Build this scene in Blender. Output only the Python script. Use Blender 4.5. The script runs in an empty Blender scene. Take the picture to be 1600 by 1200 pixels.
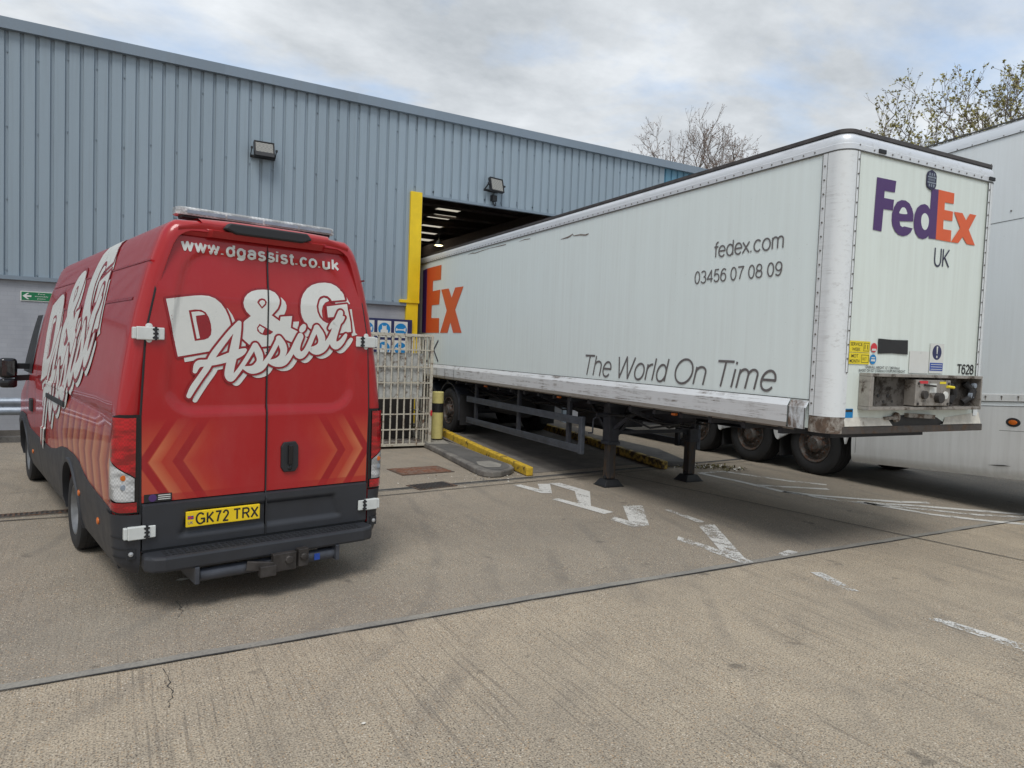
import bpy, bmesh, math, random
import numpy as np
from mathutils import Vector, Matrix
from mathutils.geometry import tessellate_polygon
R = math.radians
scene = bpy.context.scene
col = scene.collection

# ------------------------------------------------------------------ camera, sky, sun, exposure
cam_d = bpy.data.cameras.new('camera')
cam_d.sensor_width = 36.0
cam_d.lens = 1094.515 / 1600.0 * 36.0
cam_d.clip_start = 0.05
cam_d.clip_end = 2000
cam = bpy.data.objects.new('camera', cam_d)
col.objects.link(cam)
CR, CU, CF = Vector((0.87135, -0.48924, 0.03733)), Vector((-0.00914, 0.05988, 0.99816)), Vector((0.49058, 0.87009, -0.04770))
cam.matrix_world = Matrix(((CR.x, CU.x, -CF.x, 0), (CR.y, CU.y, -CF.y, 0), (CR.z, CU.z, -CF.z, 1.92), (0, 0, 0, 1)))
scene.camera = cam

SUN_EL, SUN_AZ = R(58), R(215)      # azimuth measured clockwise from +Y
world = bpy.data.worlds.new('World')
scene.world = world
world.use_nodes = True
nt = world.node_tree
nt.nodes.clear()
def wn(t, **kw):
    n = nt.nodes.new(t)
    for k, v in kw.items():
        setattr(n, k, v)
    return n
def wl(a, b): nt.links.new(a, b)
sky = wn('ShaderNodeTexSky', sky_type='NISHITA', sun_disc=False, sun_elevation=SUN_EL, sun_rotation=SUN_AZ)
sky.air_density = 1.2
bg_sky = wn('ShaderNodeBackground'); bg_sky.inputs['Strength'].default_value = 0.15
wl(sky.outputs[0], bg_sky.inputs['Color'])
tc = wn('ShaderNodeTexCoord')
sep = wn('ShaderNodeSeparateXYZ'); wl(tc.outputs['Generated'], sep.inputs[0])
zz = wn('ShaderNodeMath', operation='MAXIMUM'); wl(sep.outputs['Z'], zz.inputs[0]); zz.inputs[1].default_value = 0.0
za = wn('ShaderNodeMath', operation='ADD'); wl(zz.outputs[0], za.inputs[0]); za.inputs[1].default_value = 0.22
dx = wn('ShaderNodeMath', operation='DIVIDE'); wl(sep.outputs['X'], dx.inputs[0]); wl(za.outputs[0], dx.inputs[1])
dy = wn('ShaderNodeMath', operation='DIVIDE'); wl(sep.outputs['Y'], dy.inputs[0]); wl(za.outputs[0], dy.inputs[1])
cmb = wn('ShaderNodeCombineXYZ'); wl(dx.outputs[0], cmb.inputs[0]); wl(dy.outputs[0], cmb.inputs[1])
n1 = wn('ShaderNodeTexNoise'); n1.inputs['Scale'].default_value = 1.15; n1.inputs['Detail'].default_value = 7; n1.inputs['Roughness'].default_value = 0.55; n1.inputs['Distortion'].default_value = 0.35
mp = wn('ShaderNodeMapping'); mp.inputs['Location'].default_value = (3.1, 1.7, 0.4); mp.inputs['Rotation'].default_value = (0, 0, 0.5); mp.inputs['Scale'].default_value = (1.0, 1.25, 1)
wl(cmb.outputs[0], mp.inputs[0]); wl(mp.outputs[0], n1.inputs['Vector'])
cov = wn('ShaderNodeValToRGB'); cov.color_ramp.elements[0].position = 0.27; cov.color_ramp.elements[1].position = 0.46
wl(n1.outputs['Fac'], cov.inputs[0])
n2 = wn('ShaderNodeTexNoise'); n2.inputs['Scale'].default_value = 1.7; n2.inputs['Detail'].default_value = 8; n2.inputs['Roughness'].default_value = 0.6
mp2 = wn('ShaderNodeMapping'); mp2.inputs['Location'].default_value = (8.3, 4.2, 1.4); mp2.inputs['Rotation'].default_value = (0, 0, 0.3); mp2.inputs['Scale'].default_value = (1.0, 1.3, 1)
wl(cmb.outputs[0], mp2.inputs[0]); wl(mp2.outputs[0], n2.inputs['Vector'])
ccol = wn('ShaderNodeValToRGB')
ccol.color_ramp.elements[0].position = 0.34; ccol.color_ramp.elements[0].color = (0.52, 0.56, 0.60, 1)
ccol.color_ramp.elements[1].position = 0.66; ccol.color_ramp.elements[1].color = (0.90, 0.94, 0.98, 1)
wl(n2.outputs['Fac'], ccol.inputs[0])
bg_cl = wn('ShaderNodeBackground'); bg_cl.inputs['Strength'].default_value = 0.70
wl(ccol.outputs[0], bg_cl.inputs['Color'])
mixw = wn('ShaderNodeMixShader'); wl(cov.outputs[0], mixw.inputs[0]); wl(bg_sky.outputs[0], mixw.inputs[1]); wl(bg_cl.outputs[0], mixw.inputs[2])
wo = wn('ShaderNodeOutputWorld'); wl(mixw.outputs[0], wo.inputs['Surface'])

sun_d = bpy.data.lights.new('sun', 'SUN')
sun_d.energy = 1.6
sun_d.angle = R(24)
sun_d.color = (1.0, 0.97, 0.93)
sun = bpy.data.objects.new('sun', sun_d)
col.objects.link(sun)
sd = Vector((math.sin(SUN_AZ) * math.cos(SUN_EL), math.cos(SUN_AZ) * math.cos(SUN_EL), math.sin(SUN_EL)))
sun.rotation_euler = sd.to_track_quat('Z', 'Y').to_euler()

scene.view_settings.view_transform = 'Standard'
scene.view_settings.look = 'None'
scene.view_settings.exposure = 0.50
scene.view_settings.gamma = 1.0
scene.cycles.use_denoising = True
scene.cycles.max_bounces = 8

random.seed(7)

# ------------------------------------------------------------------ materials
class N:
    """small wrapper to write node graphs shortly"""
    def __init__(self, name):
        self.m = bpy.data.materials.new(name)
        self.m.use_nodes = True
        self.t = self.m.node_tree
        self.b = self.t.nodes['Principled BSDF']
        self.c = None
    def n(self, typ, ins=None, **kw):
        x = self.t.nodes.new(typ)
        for k, v in kw.items(): setattr(x, k, v)
        for k, v in (ins or {}).items():
            if hasattr(v, 'is_linked') or hasattr(v, 'links'): self.t.links.new(v, x.inputs[k])
            else: x.inputs[k].default_value = v
        return x
    def coord(self, kind='Object'):
        return self.n('ShaderNodeTexCoord').outputs[kind]
    def pos(self):
        return self.n('ShaderNodeNewGeometry').outputs['Position']
    def map(self, v, scale=(1, 1, 1), loc=(0, 0, 0), rot=(0, 0, 0)):
        return self.n('ShaderNodeMapping', {'Vector': v, 'Scale': scale, 'Location': loc, 'Rotation': rot}).outputs[0]
    def noise(self, v, scale, detail=5, rough=0.55, dist=0.0):
        return self.n('ShaderNodeTexNoise', {'Vector': v, 'Scale': scale, 'Detail': detail, 'Roughness': rough, 'Distortion': dist}).outputs['Fac']
    def ramp(self, f, *stops, interp='LINEAR'):
        r = self.n('ShaderNodeValToRGB', {'Fac': f})
        cr = r.color_ramp; cr.interpolation = interp
        while len(cr.elements) < len(stops): cr.elements.new(0.5)
        for e, (p, c) in zip(cr.elements, stops):
            e.position = p
            e.color = (c, c, c, 1) if not hasattr(c, '__len__') else (*c, 1)
        return r.outputs[0]
    def mix(self, f, a, b, blend='MIX'):
        x = self.n('ShaderNodeMix', data_type='RGBA', blend_type=blend)
        for i, v in ((0, f), (6, a), (7, b)):
            if hasattr(v, 'links'): self.t.links.new(v, x.inputs[i])
            elif i == 0: x.inputs[0].default_value = v
            else: x.inputs[i].default_value = (*v, 1)
        return x.outputs[2]
    def math(self, op, a, b=0.0, clamp=False):
        x = self.n('ShaderNodeMath', operation=op); x.use_clamp = clamp
        for i, v in ((0, a), (1, b)):
            if hasattr(v, 'links'): self.t.links.new(v, x.inputs[i])
            else: x.inputs[i].default_value = v
        return x.outputs[0]
    def xyz(self, v):
        s = self.n('ShaderNodeSeparateXYZ', {0: v})
        return s.outputs[0], s.outputs[1], s.outputs[2]
    def comb(self, x, y, z=0.0):
        s = self.n('ShaderNodeCombineXYZ')
        for i, v in enumerate((x, y, z)):
            if hasattr(v, 'links'): self.t.links.new(v, s.inputs[i])
            else: s.inputs[i].default_value = v
        return s.outputs[0]
    def set(self, **kw):
        names = dict(color='Base Color', rough='Roughness', metal='Metallic', alpha='Alpha', coat='Coat Weight', crough='Coat Roughness', spec='Specular IOR Level', trans='Transmission Weight', emit='Emission Color', emits='Emission Strength', ior='IOR')
        for k, v in kw.items():
            s = self.b.inputs[names[k]]
            if hasattr(v, 'links'): self.t.links.new(v, s)
            elif hasattr(v, '__len__'): s.default_value = (*v, 1)
            else: s.default_value = v
        return self
    def bump(self, h, strength=0.3, dist=0.01):
        x = self.n('ShaderNodeBump', {'Height': h, 'Strength': strength, 'Distance': dist})
        self.t.links.new(x.outputs[0], self.b.inputs['Normal'])
        return self
def plain(name, c, rough=0.5, metal=0.0, var=0.12, scale=9, **kw):
    m = N(name)
    f = m.noise(m.coord(), scale, 5, 0.65)
    lo = tuple(x * (1 - var) for x in c); hi = tuple(min(1, x * (1 + var)) for x in c)
    m.set(color=m.ramp(f, (0.3, lo), (0.7, hi)), rough=m.math('MULTIPLY', m.ramp(f, (0.3, 0.85), (0.7, 1.15)), rough), metal=metal, **kw)
    return m.m
M = {}
M['black_plastic'] = plain('black_plastic', (0.014, 0.015, 0.017), 0.6)
M['dark_cladding'] = plain('dark_cladding', (0.022, 0.024, 0.029), 0.5, scale=5)
M['black_gloss'] = plain('black_gloss', (0.01, 0.01, 0.012), 0.08)
M['rubber'] = plain('rubber', (0.016, 0.016, 0.017), 0.8, var=0.3)
M['chrome_grey'] = plain('chrome_grey', (0.45, 0.46, 0.47), 0.35, 0.6)
M['wheel_grey'] = plain('wheel_grey', (0.17, 0.175, 0.18), 0.42, 0.5, var=0.25)
M['white_plastic'] = plain('white_plastic', (0.56, 0.58, 0.56), 0.4, var=0.1)
M['decal_white'] = plain('decal_white', (0.60, 0.61, 0.58), 0.3, var=0.03)
M['decal_red'] = plain('decal_red', (0.24, 0.008, 0.014), 0.3, var=0.05)
M['plate_yellow'] = plain('plate_yellow', (0.78, 0.55, 0.01), 0.4, var=0.05)
M['ink_black'] = plain('ink_black', (0.012, 0.012, 0.013), 0.5)
M['ink_grey'] = plain('ink_grey', (0.135, 0.125, 0.125), 0.5, var=0.06)
M['ink_navy'] = plain('ink_navy', (0.02, 0.02, 0.055), 0.5)
M['ink_purple'] = plain('ink_purple', (0.065, 0.024, 0.125), 0.4, var=0.05)
M['ink_orange'] = plain('ink_orange', (0.66, 0.105, 0.028), 0.4, var=0.05)
M['ink_red'] = plain('ink_red', (0.55, 0.03, 0.04), 0.4)
M['ink_blue'] = plain('ink_blue', (0.012, 0.055, 0.30), 0.4)
M['ink_cyan'] = plain('ink_cyan', (0.0, 0.19, 0.46), 0.4)
M['ink_darknavy'] = plain('ink_darknavy', (0.016, 0.02, 0.085), 0.4)
M['sign_yellow'] = plain('sign_yellow', (0.72, 0.58, 0.02), 0.5, var=0.06)
M['sign_green'] = plain('sign_green', (0.0, 0.14, 0.05), 0.4)
M['chassis'] = plain('chassis', (0.03, 0.033, 0.042), 0.6, var=0.4)
M['tow_steel'] = plain('tow_steel', (0.042, 0.046, 0.056), 0.42, var=0.3)
M['guard_steel'] = plain('guard_steel', (0.07, 0.08, 0.098), 0.5, 0.35, var=0.35)
M['galv'] = plain('galv', (0.27, 0.31, 0.36), 0.45, 0.45, var=0.2)
M['amber'] = plain('amber', (0.52, 0.12, 0.012), 0.3)
M['steel_dark'] = plain('steel_dark', (0.05, 0.045, 0.042), 0.5, 0.4, var=0.5)
def lens(name, c, rough=0.12):
    m = N(name)
    v = m.map(m.coord(), (70, 70, 70))
    f = m.n('ShaderNodeTexChecker', {'Vector': v, 'Scale': 1.0}).outputs['Fac']
    g = m.noise(m.map(m.coord(), (3, 3, 9)), 2.2, 2)
    cc = m.mix(f, tuple(x * 0.75 for x in c), c)
    cc = m.mix(m.ramp(g, (0.42, 0.0), (0.56, 0.75)), cc, tuple(x * 0.30 for x in c))
    m.set(color=cc, rough=rough, coat=0.8, crough=0.04)
    return m.m
M['lens_red'] = lens('lens_red', (0.46, 0.003, 0.010))
M['lens_clear'] = lens('lens_clear', (0.55, 0.56, 0.56))

def rusty(name, c, rust=(0.13, 0.055, 0.025), amount=0.45, scale=9, rough=0.55, metal=0.0, stretch=(1, 1, 1)):
    m = N(name)
    v = m.map(m.coord(), stretch)
    f = m.noise(v, scale, 9, 0.7, 0.3)
    k = m.ramp(f, (1 - amount - 0.06, 0.0), (1 - amount + 0.06, 1.0))
    g = m.noise(v, scale * 3, 4)
    base = m.ramp(g, (0.3, tuple(x * 0.82 for x in c)), (0.7, tuple(min(1, x * 1.1) for x in c)))
    rs = m.ramp(g, (0.3, tuple(x * 0.5 for x in rust)), (0.7, rust))
    m.set(color=m.mix(k, base, rs), rough=m.ramp(k, (0, rough), (1, 0.9)), metal=metal)
    m.bump(f, 0.15, 0.004)
    return m.m
M['steel_panel'] = rusty('steel_panel', (0.34, 0.315, 0.285), (0.10, 0.075, 0.055), amount=0.42, scale=6, rough=0.38, metal=0.45)
M['box_back_shaded'] = rusty('box_back_shaded', (0.12, 0.11, 0.10), (0.05, 0.04, 0.032), amount=0.5, scale=5, rough=0.4, metal=0.4)  # darker than the panel steel: the shade of a recess in colour, plus rust
M['lip_dark'] = rusty('lip_dark', (0.06, 0.052, 0.047), (0.12, 0.08, 0.055), amount=0.45, scale=6)
M['tray_white'] = rusty('tray_white', (0.58, 0.56, 0.50), (0.20, 0.12, 0.06), amount=0.36, scale=5)
M['cage_paint'] = rusty('cage_paint', (0.50, 0.47, 0.39), (0.17, 0.09, 0.05), amount=0.40, scale=11)
M['cage_panel'] = rusty('cage_panel', (0.44, 0.45, 0.43), (0.17, 0.12, 0.08), amount=0.42, scale=7)
M['yellow_rail'] = rusty('yellow_rail', (0.56, 0.37, 0.03), (0.11, 0.075, 0.03), amount=0.42, scale=7)
M['yellow_worn'] = rusty('yellow_worn', (0.40, 0.27, 0.04), (0.10, 0.07, 0.04), amount=0.5, scale=8)
M['yellow_frame'] = plain('yellow_frame', (0.72, 0.50, 0.005), 0.45, var=0.08, scale=3)
M['bollard_yellow'] = plain('bollard_yellow', (0.60, 0.53, 0.20), 0.6, var=0.1)
M['leg_lower'] = rusty('leg_lower', (0.045, 0.042, 0.042), (0.13, 0.085, 0.05), amount=0.45, scale=8, metal=0.3, stretch=(2, 2, .5))
M['hub_rust'] = rusty('hub_rust', (0.085, 0.08, 0.075), (0.13, 0.065, 0.04), amount=0.46, scale=16, rough=0.6, metal=0.3)
M['drain_iron'] = rusty('drain_iron', (0.07, 0.06, 0.05), (0.14, 0.075, 0.045), amount=0.5, scale=10)
M['manhole_iron'] = rusty('manhole_iron', (0.17, 0.11, 0.08), (0.24, 0.10, 0.055), amount=0.5, scale=7)
M['post_rust'] = rusty('post_rust', (0.30, 0.28, 0.25), (0.13, 0.09, 0.065), amount=0.50, scale=7)

# glossy red livery; chevrons printed on the rear doors and behind the sliding door
RED = (0.34, 0.0095, 0.0125)
def red_paint(name, kind):
    m = N(name)
    x, y, z = m.xyz(m.coord())
    c = RED
    if kind == 'door':
        t = m.math('ADD', m.math('ABSOLUTE', x), m.math('MULTIPLY', m.math('ABSOLUTE', m.math('SUBTRACT', z, 1.05)), 0.62))
        br, hi, md, dk = (0.43, 0.062, 0.030), (0.50, 0.135, 0.060), (0.39, 0.034, 0.020), (0.29, 0.009, 0.013)
        ch = m.ramp(m.math('MULTIPLY', t, 0.8), (0.0, RED), (0.30, (0.36, 0.014, 0.017)), (0.42, (0.40, 0.030, 0.019)), (0.472, br), (0.478, dk), (0.53, dk), (0.535, md), (0.588, md), (0.594, br), (0.652, hi), (0.658, md), (0.664, dk), (0.708, dk), (0.714, br), (0.9, br))
        k = m.ramp(z, (1.18, 0.0), (1.36, 1.0))
        r = m.n('ShaderNodeMapRange', {'Value': z, 'From Min': 1.14, 'From Max': 1.36, 'To Min': 1.0, 'To Max': 0.0}).outputs[0]
        r2 = m.n('ShaderNodeMapRange', {'Value': z, 'From Min': 0.815, 'From Max': 0.825, 'To Min': 0.35, 'To Max': 1.0}).outputs[0]
        c = m.mix(m.math('MULTIPLY', r, r2), RED, ch)
    if kind == 'side':
        t = m.math('ADD', y, m.math('MULTIPLY', m.math('ABSOLUTE', m.math('SUBTRACT', z, 1.0)), 0.5))
        w = m.math('FRACT', m.math('MULTIPLY', t, 3.3))
        br, hi, md, dk = (0.42, 0.10, 0.045), (0.52, 0.20, 0.10), (0.33, 0.045, 0.03), (0.22, 0.012, 0.014)
        ch = m.ramp(w, (0.0, dk), (0.18, dk), (0.20, md), (0.5, br), (0.88, hi), (0.93, md), (1.0, dk))
        r = m.n('ShaderNodeMapRange', {'Value': z, 'From Min': 1.15, 'From Max': 1.36, 'To Min': 1.0, 'To Max': 0.0}).outputs[0]
        r2 = m.n('ShaderNodeMapRange', {'Value': y, 'From Min': 2.2, 'From Max': 3.6, 'To Min': 1.0, 'To Max': 0.0}).outputs[0]
        r3 = m.n('ShaderNodeMapRange', {'Value': y, 'From Min': 0.17, 'From Max': 0.2, 'To Min': 0.0, 'To Max': 1.0}).outputs[0]
        c = m.mix(m.math('MULTIPLY', m.math('MULTIPLY', r, r2), r3), RED, ch)
    d = m.noise(m.map(m.coord(), (1, 1, 0.4)), 3.0, 6, 0.65)
    dirt = m.ramp(d, (0.45, 0.0), (0.8, 0.10))
    m.set(color=m.mix(dirt, c, (0.30, 0.20, 0.18)), rough=m.ramp(d, (0.3, 0.30), (0.8, 0.42)), spec=0.25, coat=0.5, crough=0.04)
    return m.m
M['red_body'] = red_paint('red_body', 'side')
M['red_door'] = red_paint('red_door', 'door')

# painted GRP trailer panels: faint vertical rain streaks and grime
def grp(name, c, streak=0.10, dirt=(0.30, 0.29, 0.25)):
    m = N(name)
    o = m.coord()
    s = m.noise(m.map(o, (5, 5, 0.18)), 3.0, 6, 0.6)
    b = m.noise(o, 1.3, 5, 0.6)
    sp = m.noise(o, 38, 3, 0.5)
    k = m.math('MULTIPLY', m.ramp(s, (0.35, 0.0), (0.75, 1.0)), m.ramp(b, (0.3, 0.3), (0.7, 1.0)))
    cc = m.mix(m.math('MULTIPLY', k, streak * 2.4), c, dirt)
    cc = m.mix(m.ramp(sp, (0.70, 0.0), (0.78, 0.35)), cc, dirt)
    m.set(color=cc, rough=m.ramp(b, (0.3, 0.32), (0.7, 0.5)), coat=0.25, crough=0.2)
    return m.m
M['grp_side'] = grp('grp_side', (0.715, 0.795, 0.785), 0.08)
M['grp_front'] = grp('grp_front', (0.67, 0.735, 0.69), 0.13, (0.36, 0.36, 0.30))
M['grp_grey'] = grp('grp_grey', (0.71, 0.745, 0.76), 0.09)
M['skirt_white'] = grp('skirt_white', (0.66, 0.67, 0.67), 0.13, (0.22, 0.20, 0.18))
def alloy(name, c, metal=0.35, scuff=0.5):
    m = N(name)
    o = m.coord()
    s = m.noise(m.map(o, (9, 0.5, 14)), 2.2, 8, 0.75, 0.2)
    s2 = m.noise(o, 4.0, 8, 0.7)
    k = m.math('MULTIPLY', m.ramp(s, (0.50, 0.0), (0.60, 1.0)), m.ramp(s2, (0.42, 0.0), (0.62, 1.0)))
    cc = m.mix(m.math('MULTIPLY', k, scuff), c, (0.13, 0.10, 0.075))
    m.set(color=cc, rough=0.38, metal=metal)
    return m.m
M['cantrail'] = alloy('cantrail', (0.66, 0.69, 0.72), 0.25, 0.25)
M['post_white'] = alloy('post_white', (0.66, 0.69, 0.70), 0.05, 0.3)
M['rail_alloy'] = alloy('rail_alloy', (0.66, 0.68, 0.69), 0.15, 0.95)
M['rail_lip'] = alloy('rail_lip', (0.30, 0.28, 0.25), 0.2, 0.8)
M['seam'] = plain('seam', (0.07, 0.07, 0.065), 0.7, var=0.3)
M['roof_edge'] = plain('roof_edge', (0.06, 0.055, 0.055), 0.55, var=0.35)
M['rivet'] = plain('rivet', (0.16, 0.15, 0.14), 0.5, 0.3)

# coated steel cladding and the painted brick below it
def cladding(name, c):
    m = N(name)
    o = m.coord()
    b = m.noise(m.map(o, (0.6, 0.6, 0.25)), 1.4, 6, 0.6)
    s = m.noise(m.map(o, (6, 1, 0.2)), 2.5, 5, 0.6)
    cc = m.mix(m.ramp(b, (0.3, 0.0), (0.7, 0.3)), c, tuple(x * 0.82 for x in c))
    x, y, z = m.xyz(o)
    sheet = m.n('ShaderNodeTexWhiteNoise', {'W': m.math('FLOOR', m.math('MULTIPLY', x, 1 / 0.88))}, noise_dimensions='1D').outputs['Value']
    cc = m.mix(m.math('MULTIPLY', sheet, 0.5), cc, tuple(min(1, q * 1.16) for q in c))
    cc = m.mix(m.math('MULTIPLY', m.ramp(s, (0.5, 0.0), (0.8, 1.0)), 0.4), cc, (0.17, 0.20, 0.22))
    m.set(color=cc, rough=0.42)
    return m.m
M['clad_blue'] = cladding('clad_blue', (0.235, 0.295, 0.342))
M['clad_teal'] = cladding('clad_teal', (0.08, 0.20, 0.285))
M['flashing'] = cladding('flashing', (0.17, 0.215, 0.26))
m = N('painted_brick')
o = m.coord()
x, y, z = m.xyz(o)
br = m.n('ShaderNodeTexBrick', {'Vector': m.comb(x, z), 'Scale': 1.0, 'Mortar Size': 0.006, 'Brick Width': 0.225, 'Row Height': 0.075, 'Mortar Smooth': 0.4, 'Color1': (1, 1, 1, 1), 'Color2': (0.93, 0.93, 0.93, 1), 'Mortar': (0.9, 0.9, 0.9, 1)})
b = m.noise(m.map(o, (1, 1, 0.5)), 1.5, 7, 0.65)
cc = m.ramp(b, (0.3, (0.27, 0.285, 0.315)), (0.7, (0.34, 0.355, 0.385)))
m.set(color=m.mix(1.0, cc, br.outputs['Color'], 'MULTIPLY'), rough=0.6)
m.bump(br.outputs['Fac'], -0.4, 0.004)
M['painted_brick'] = m.m
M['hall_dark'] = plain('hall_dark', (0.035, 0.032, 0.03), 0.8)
M['hall_roof'] = plain('hall_roof', (0.34, 0.27, 0.24), 0.7)
m = N('rooflight')
m.t.nodes.remove(m.b)
tl = m.n('ShaderNodeBsdfTranslucent', {'Color': (0.66, 0.63, 0.56, 1)})
m.t.links.new(tl.outputs[0], m.t.nodes['Material Output'].inputs['Surface'])
M['rooflight'] = m.m
m = N('lit_lamp'); m.set(color=(0.8, 0.7, 0.4), emit=(1.0, 0.82, 0.42), emits=6.0); M['lit_lamp'] = m.m
m = N('lamp_lens'); m.set(color=(0.42, 0.41, 0.37), rough=0.25); f = m.n('ShaderNodeTexChecker', {'Vector': m.map(m.coord(), (28, 28, 28)), 'Scale': 1.0}); m.set(color=m.mix(f.outputs['Fac'], (0.20, 0.20, 0.18), (0.26, 0.25, 0.22))); M['lamp_lens'] = m.m
m = N('glass_dark'); m.set(color=(0.012, 0.014, 0.016), rough=0.04, coat=1.0, crough=0.02); M['glass_dark'] = m.m
m = N('mirror_glass'); m.set(color=(0.6, 0.62, 0.64), rough=0.03, metal=1.0); M['mirror_glass'] = m.m

# ground: three concrete bays of different age
JY1, JY2 = 4.50, 8.75
def concrete(name, plain_bay=False):
    m = N(name)
    p = m.pos()
    x, y, z = m.xyz(p)
    near = m.math('LESS_THAN', y, JY1)
    b1 = m.noise(p, 0.55, 7, 0.6, 0.4)
    b2 = m.noise(p, 2.6, 8, 0.65)
    b3 = m.noise(m.map(p, (1.0, 0.35, 1), rot=(0, 0, 0.5)), 0.9, 6, 0.6, 0.8)
    fine = m.noise(p, 95, 3, 0.7)
    cn = m.ramp(b1, (0.32, (0.365, 0.31, 0.235)), (0.50, (0.43, 0.363, 0.27)), (0.68, (0.495, 0.415, 0.305)))
    cf = m.ramp(b1, (0.32, (0.26, 0.228, 0.185)), (0.50, (0.31, 0.27, 0.215)), (0.68, (0.365, 0.317, 0.25)))
    base = m.mix(near, cf, cn)
    base = m.mix(m.ramp(b2, (0.35, 0.0), (0.75, 0.40)), base, (0.20, 0.18, 0.15))
    base = m.mix(m.ramp(b3, (0.54, 0.0), (0.72, 0.36)), base, (0.125, 0.115, 0.10))
    # exposed aggregate
    vo = m.n('ShaderNodeTexVoronoi', {'Vector': p, 'Scale': 78.0})
    hue = m.n('ShaderNodeSeparateColor', {0: vo.outputs['Color']})
    stone = m.ramp(hue.outputs[0], (0.0, (0.05, 0.04, 0.033)), (0.35, (0.22, 0.175, 0.125)), (0.55, (0.42, 0.27, 0.14)), (0.75, (0.46, 0.38, 0.28)), (1.0, (0.66, 0.60, 0.50)))
    patch = m.ramp(m.noise(p, 1.1, 6, 0.65), (0.34, 0.45), (0.60, 1.0))
    k = m.math('MULTIPLY', m.math('LESS_THAN', vo.outputs['Distance'], 0.36), patch)
    base = m.mix(k, base, stone)
    base = m.mix(m.ramp(fine, (0.38, 0.8), (0.54, 0.0)), base, (0.10, 0.088, 0.07))
    # broom lines along the depth direction
    fan = m.comb(m.math('ADD', m.math('MULTIPLY', x, 44.0), m.math('MULTIPLY', m.noise(p, 0.8, 2), 3.0)), m.math('MULTIPLY', y, 0.75))
    ln = m.noise(fan, 1.0, 3, 0.7)
    lk = m.ramp(ln, (0.36, 1.0), (0.47, 0.0))
    lm = m.math('MULTIPLY', lk, m.ramp(m.noise(p, 0.7, 4), (0.34, 0.35), (0.58, 1.0)))
    lm = m.math('MULTIPLY', lm, m.mix(near, (0.18, 0.18, 0.18), (0.44, 0.44, 0.44)))
    base = m.mix(lm, base, (0.085, 0.075, 0.065))
    # oil spots and tyre marks
    oil = m.noise(p, 3.4, 3, 0.5)
    base = m.mix(m.ramp(oil, (0.68, 0.0), (0.74, 0.55)), base, (0.07, 0.063, 0.055))
    arc = m.n('ShaderNodeTexWave', {'Vector': m.map(p, loc=(4.5, -9.0, 0)), 'Scale': 0.55, 'Distortion': 2.5, 'Detail': 3.0, 'Detail Scale': 1.2}, wave_type='RINGS', rings_direction='Z').outputs['Fac']
    am = m.math('MULTIPLY', m.ramp(arc, (0.83, 0.0), (0.97, 0.22)), m.ramp(m.noise(p, 0.9, 4), (0.45, 0.0), (0.6, 1.0)))
    base = m.mix(am, base, (0.10, 0.095, 0.09))
    m.set(color=base, rough=0.85, spec=0.3)
    h = m.math('SUBTRACT', m.math('MULTIPLY', fine, 0.5), lm)
    m.bump(h, 0.35, 0.006)
    return m.m
M['concrete'] = concrete('concrete')
def kerbmat(name, lo, hi):
    m = N(name)
    p = m.pos()
    f = m.noise(p, 3.0, 8, 0.7); g = m.noise(p, 60, 3, 0.7)
    m.set(color=m.mix(m.ramp(g, (0.3, 0.4), (0.55, 0.0)), m.ramp(f, (0.35, lo), (0.65, hi)), (0.05, 0.048, 0.045)), rough=0.9)
    m.bump(g, 0.4, 0.006)
    return m.m
M['kerb_conc'] = kerbmat('kerb_conc', (0.085, 0.08, 0.075), (0.23, 0.215, 0.19))
M['island_top'] = kerbmat('island_top', (0.075, 0.073, 0.07), (0.125, 0.12, 0.112))
M['patch_conc'] = kerbmat('patch_conc', (0.20, 0.19, 0.17), (0.30, 0.285, 0.25))
M['sealant'] = kerbmat('sealant', (0.02, 0.02, 0.021), (0.045, 0.044, 0.043))
M['joint_band'] = kerbmat('joint_band', (0.20, 0.19, 0.17), (0.27, 0.255, 0.22))
M['ramp_floor'] = kerbmat('ramp_floor', (0.10, 0.09, 0.08), (0.17, 0.155, 0.135))
# worn road paint: real gaps where the paint is gone
def paint(name, wear, c=(0.62, 0.62, 0.59)):
    m = N(name)
    p = m.pos()
    f = m.noise(m.map(p, (1.6, 1, 1)), 2.6, 10, 0.78); g = m.noise(p, 60, 4, 0.7)
    s = m.math('ADD', f, m.math('MULTIPLY', m.math('SUBTRACT', g, 0.5), 0.5))
    m.set(color=m.mix(m.ramp(g, (0.35, 0.7), (0.62, 0.1)), c, (0.36, 0.34, 0.31)), rough=0.7, alpha=m.ramp(s, (wear - 0.03, 0.0), (wear + 0.04, 1.0)))
    return m.m
M['paint_fresh'] = paint('paint_fresh', 0.41)
M['paint_worn'] = paint('paint_worn', 0.47)
M['bark'] = rusty('bark', (0.19, 0.155, 0.13), (0.11, 0.09, 0.075), 0.5, 6)
def leafmat(name, a, b):
    m = N(name)
    r = m.n('ShaderNodeObjectInfo').outputs['Random']
    f = m.noise(m.pos(), 1.3, 3)
    m.set(color=m.ramp(f, (0.35, a), (0.65, b)), rough=0.6)
    return m.m
M['leaf_green'] = leafmat('leaf_green', (0.19, 0.18, 0.04), (0.34, 0.31, 0.10))
M['bud_brown'] = leafmat('bud_brown', (0.15, 0.095, 0.075), (0.24, 0.16, 0.13))
M['litter'] = plain('litter', (0.6, 0.58, 0.52), 0.7)
M['debris'] = plain('debris', (0.15, 0.13, 0.06), 0.9, var=0.6, scale=14)

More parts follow.
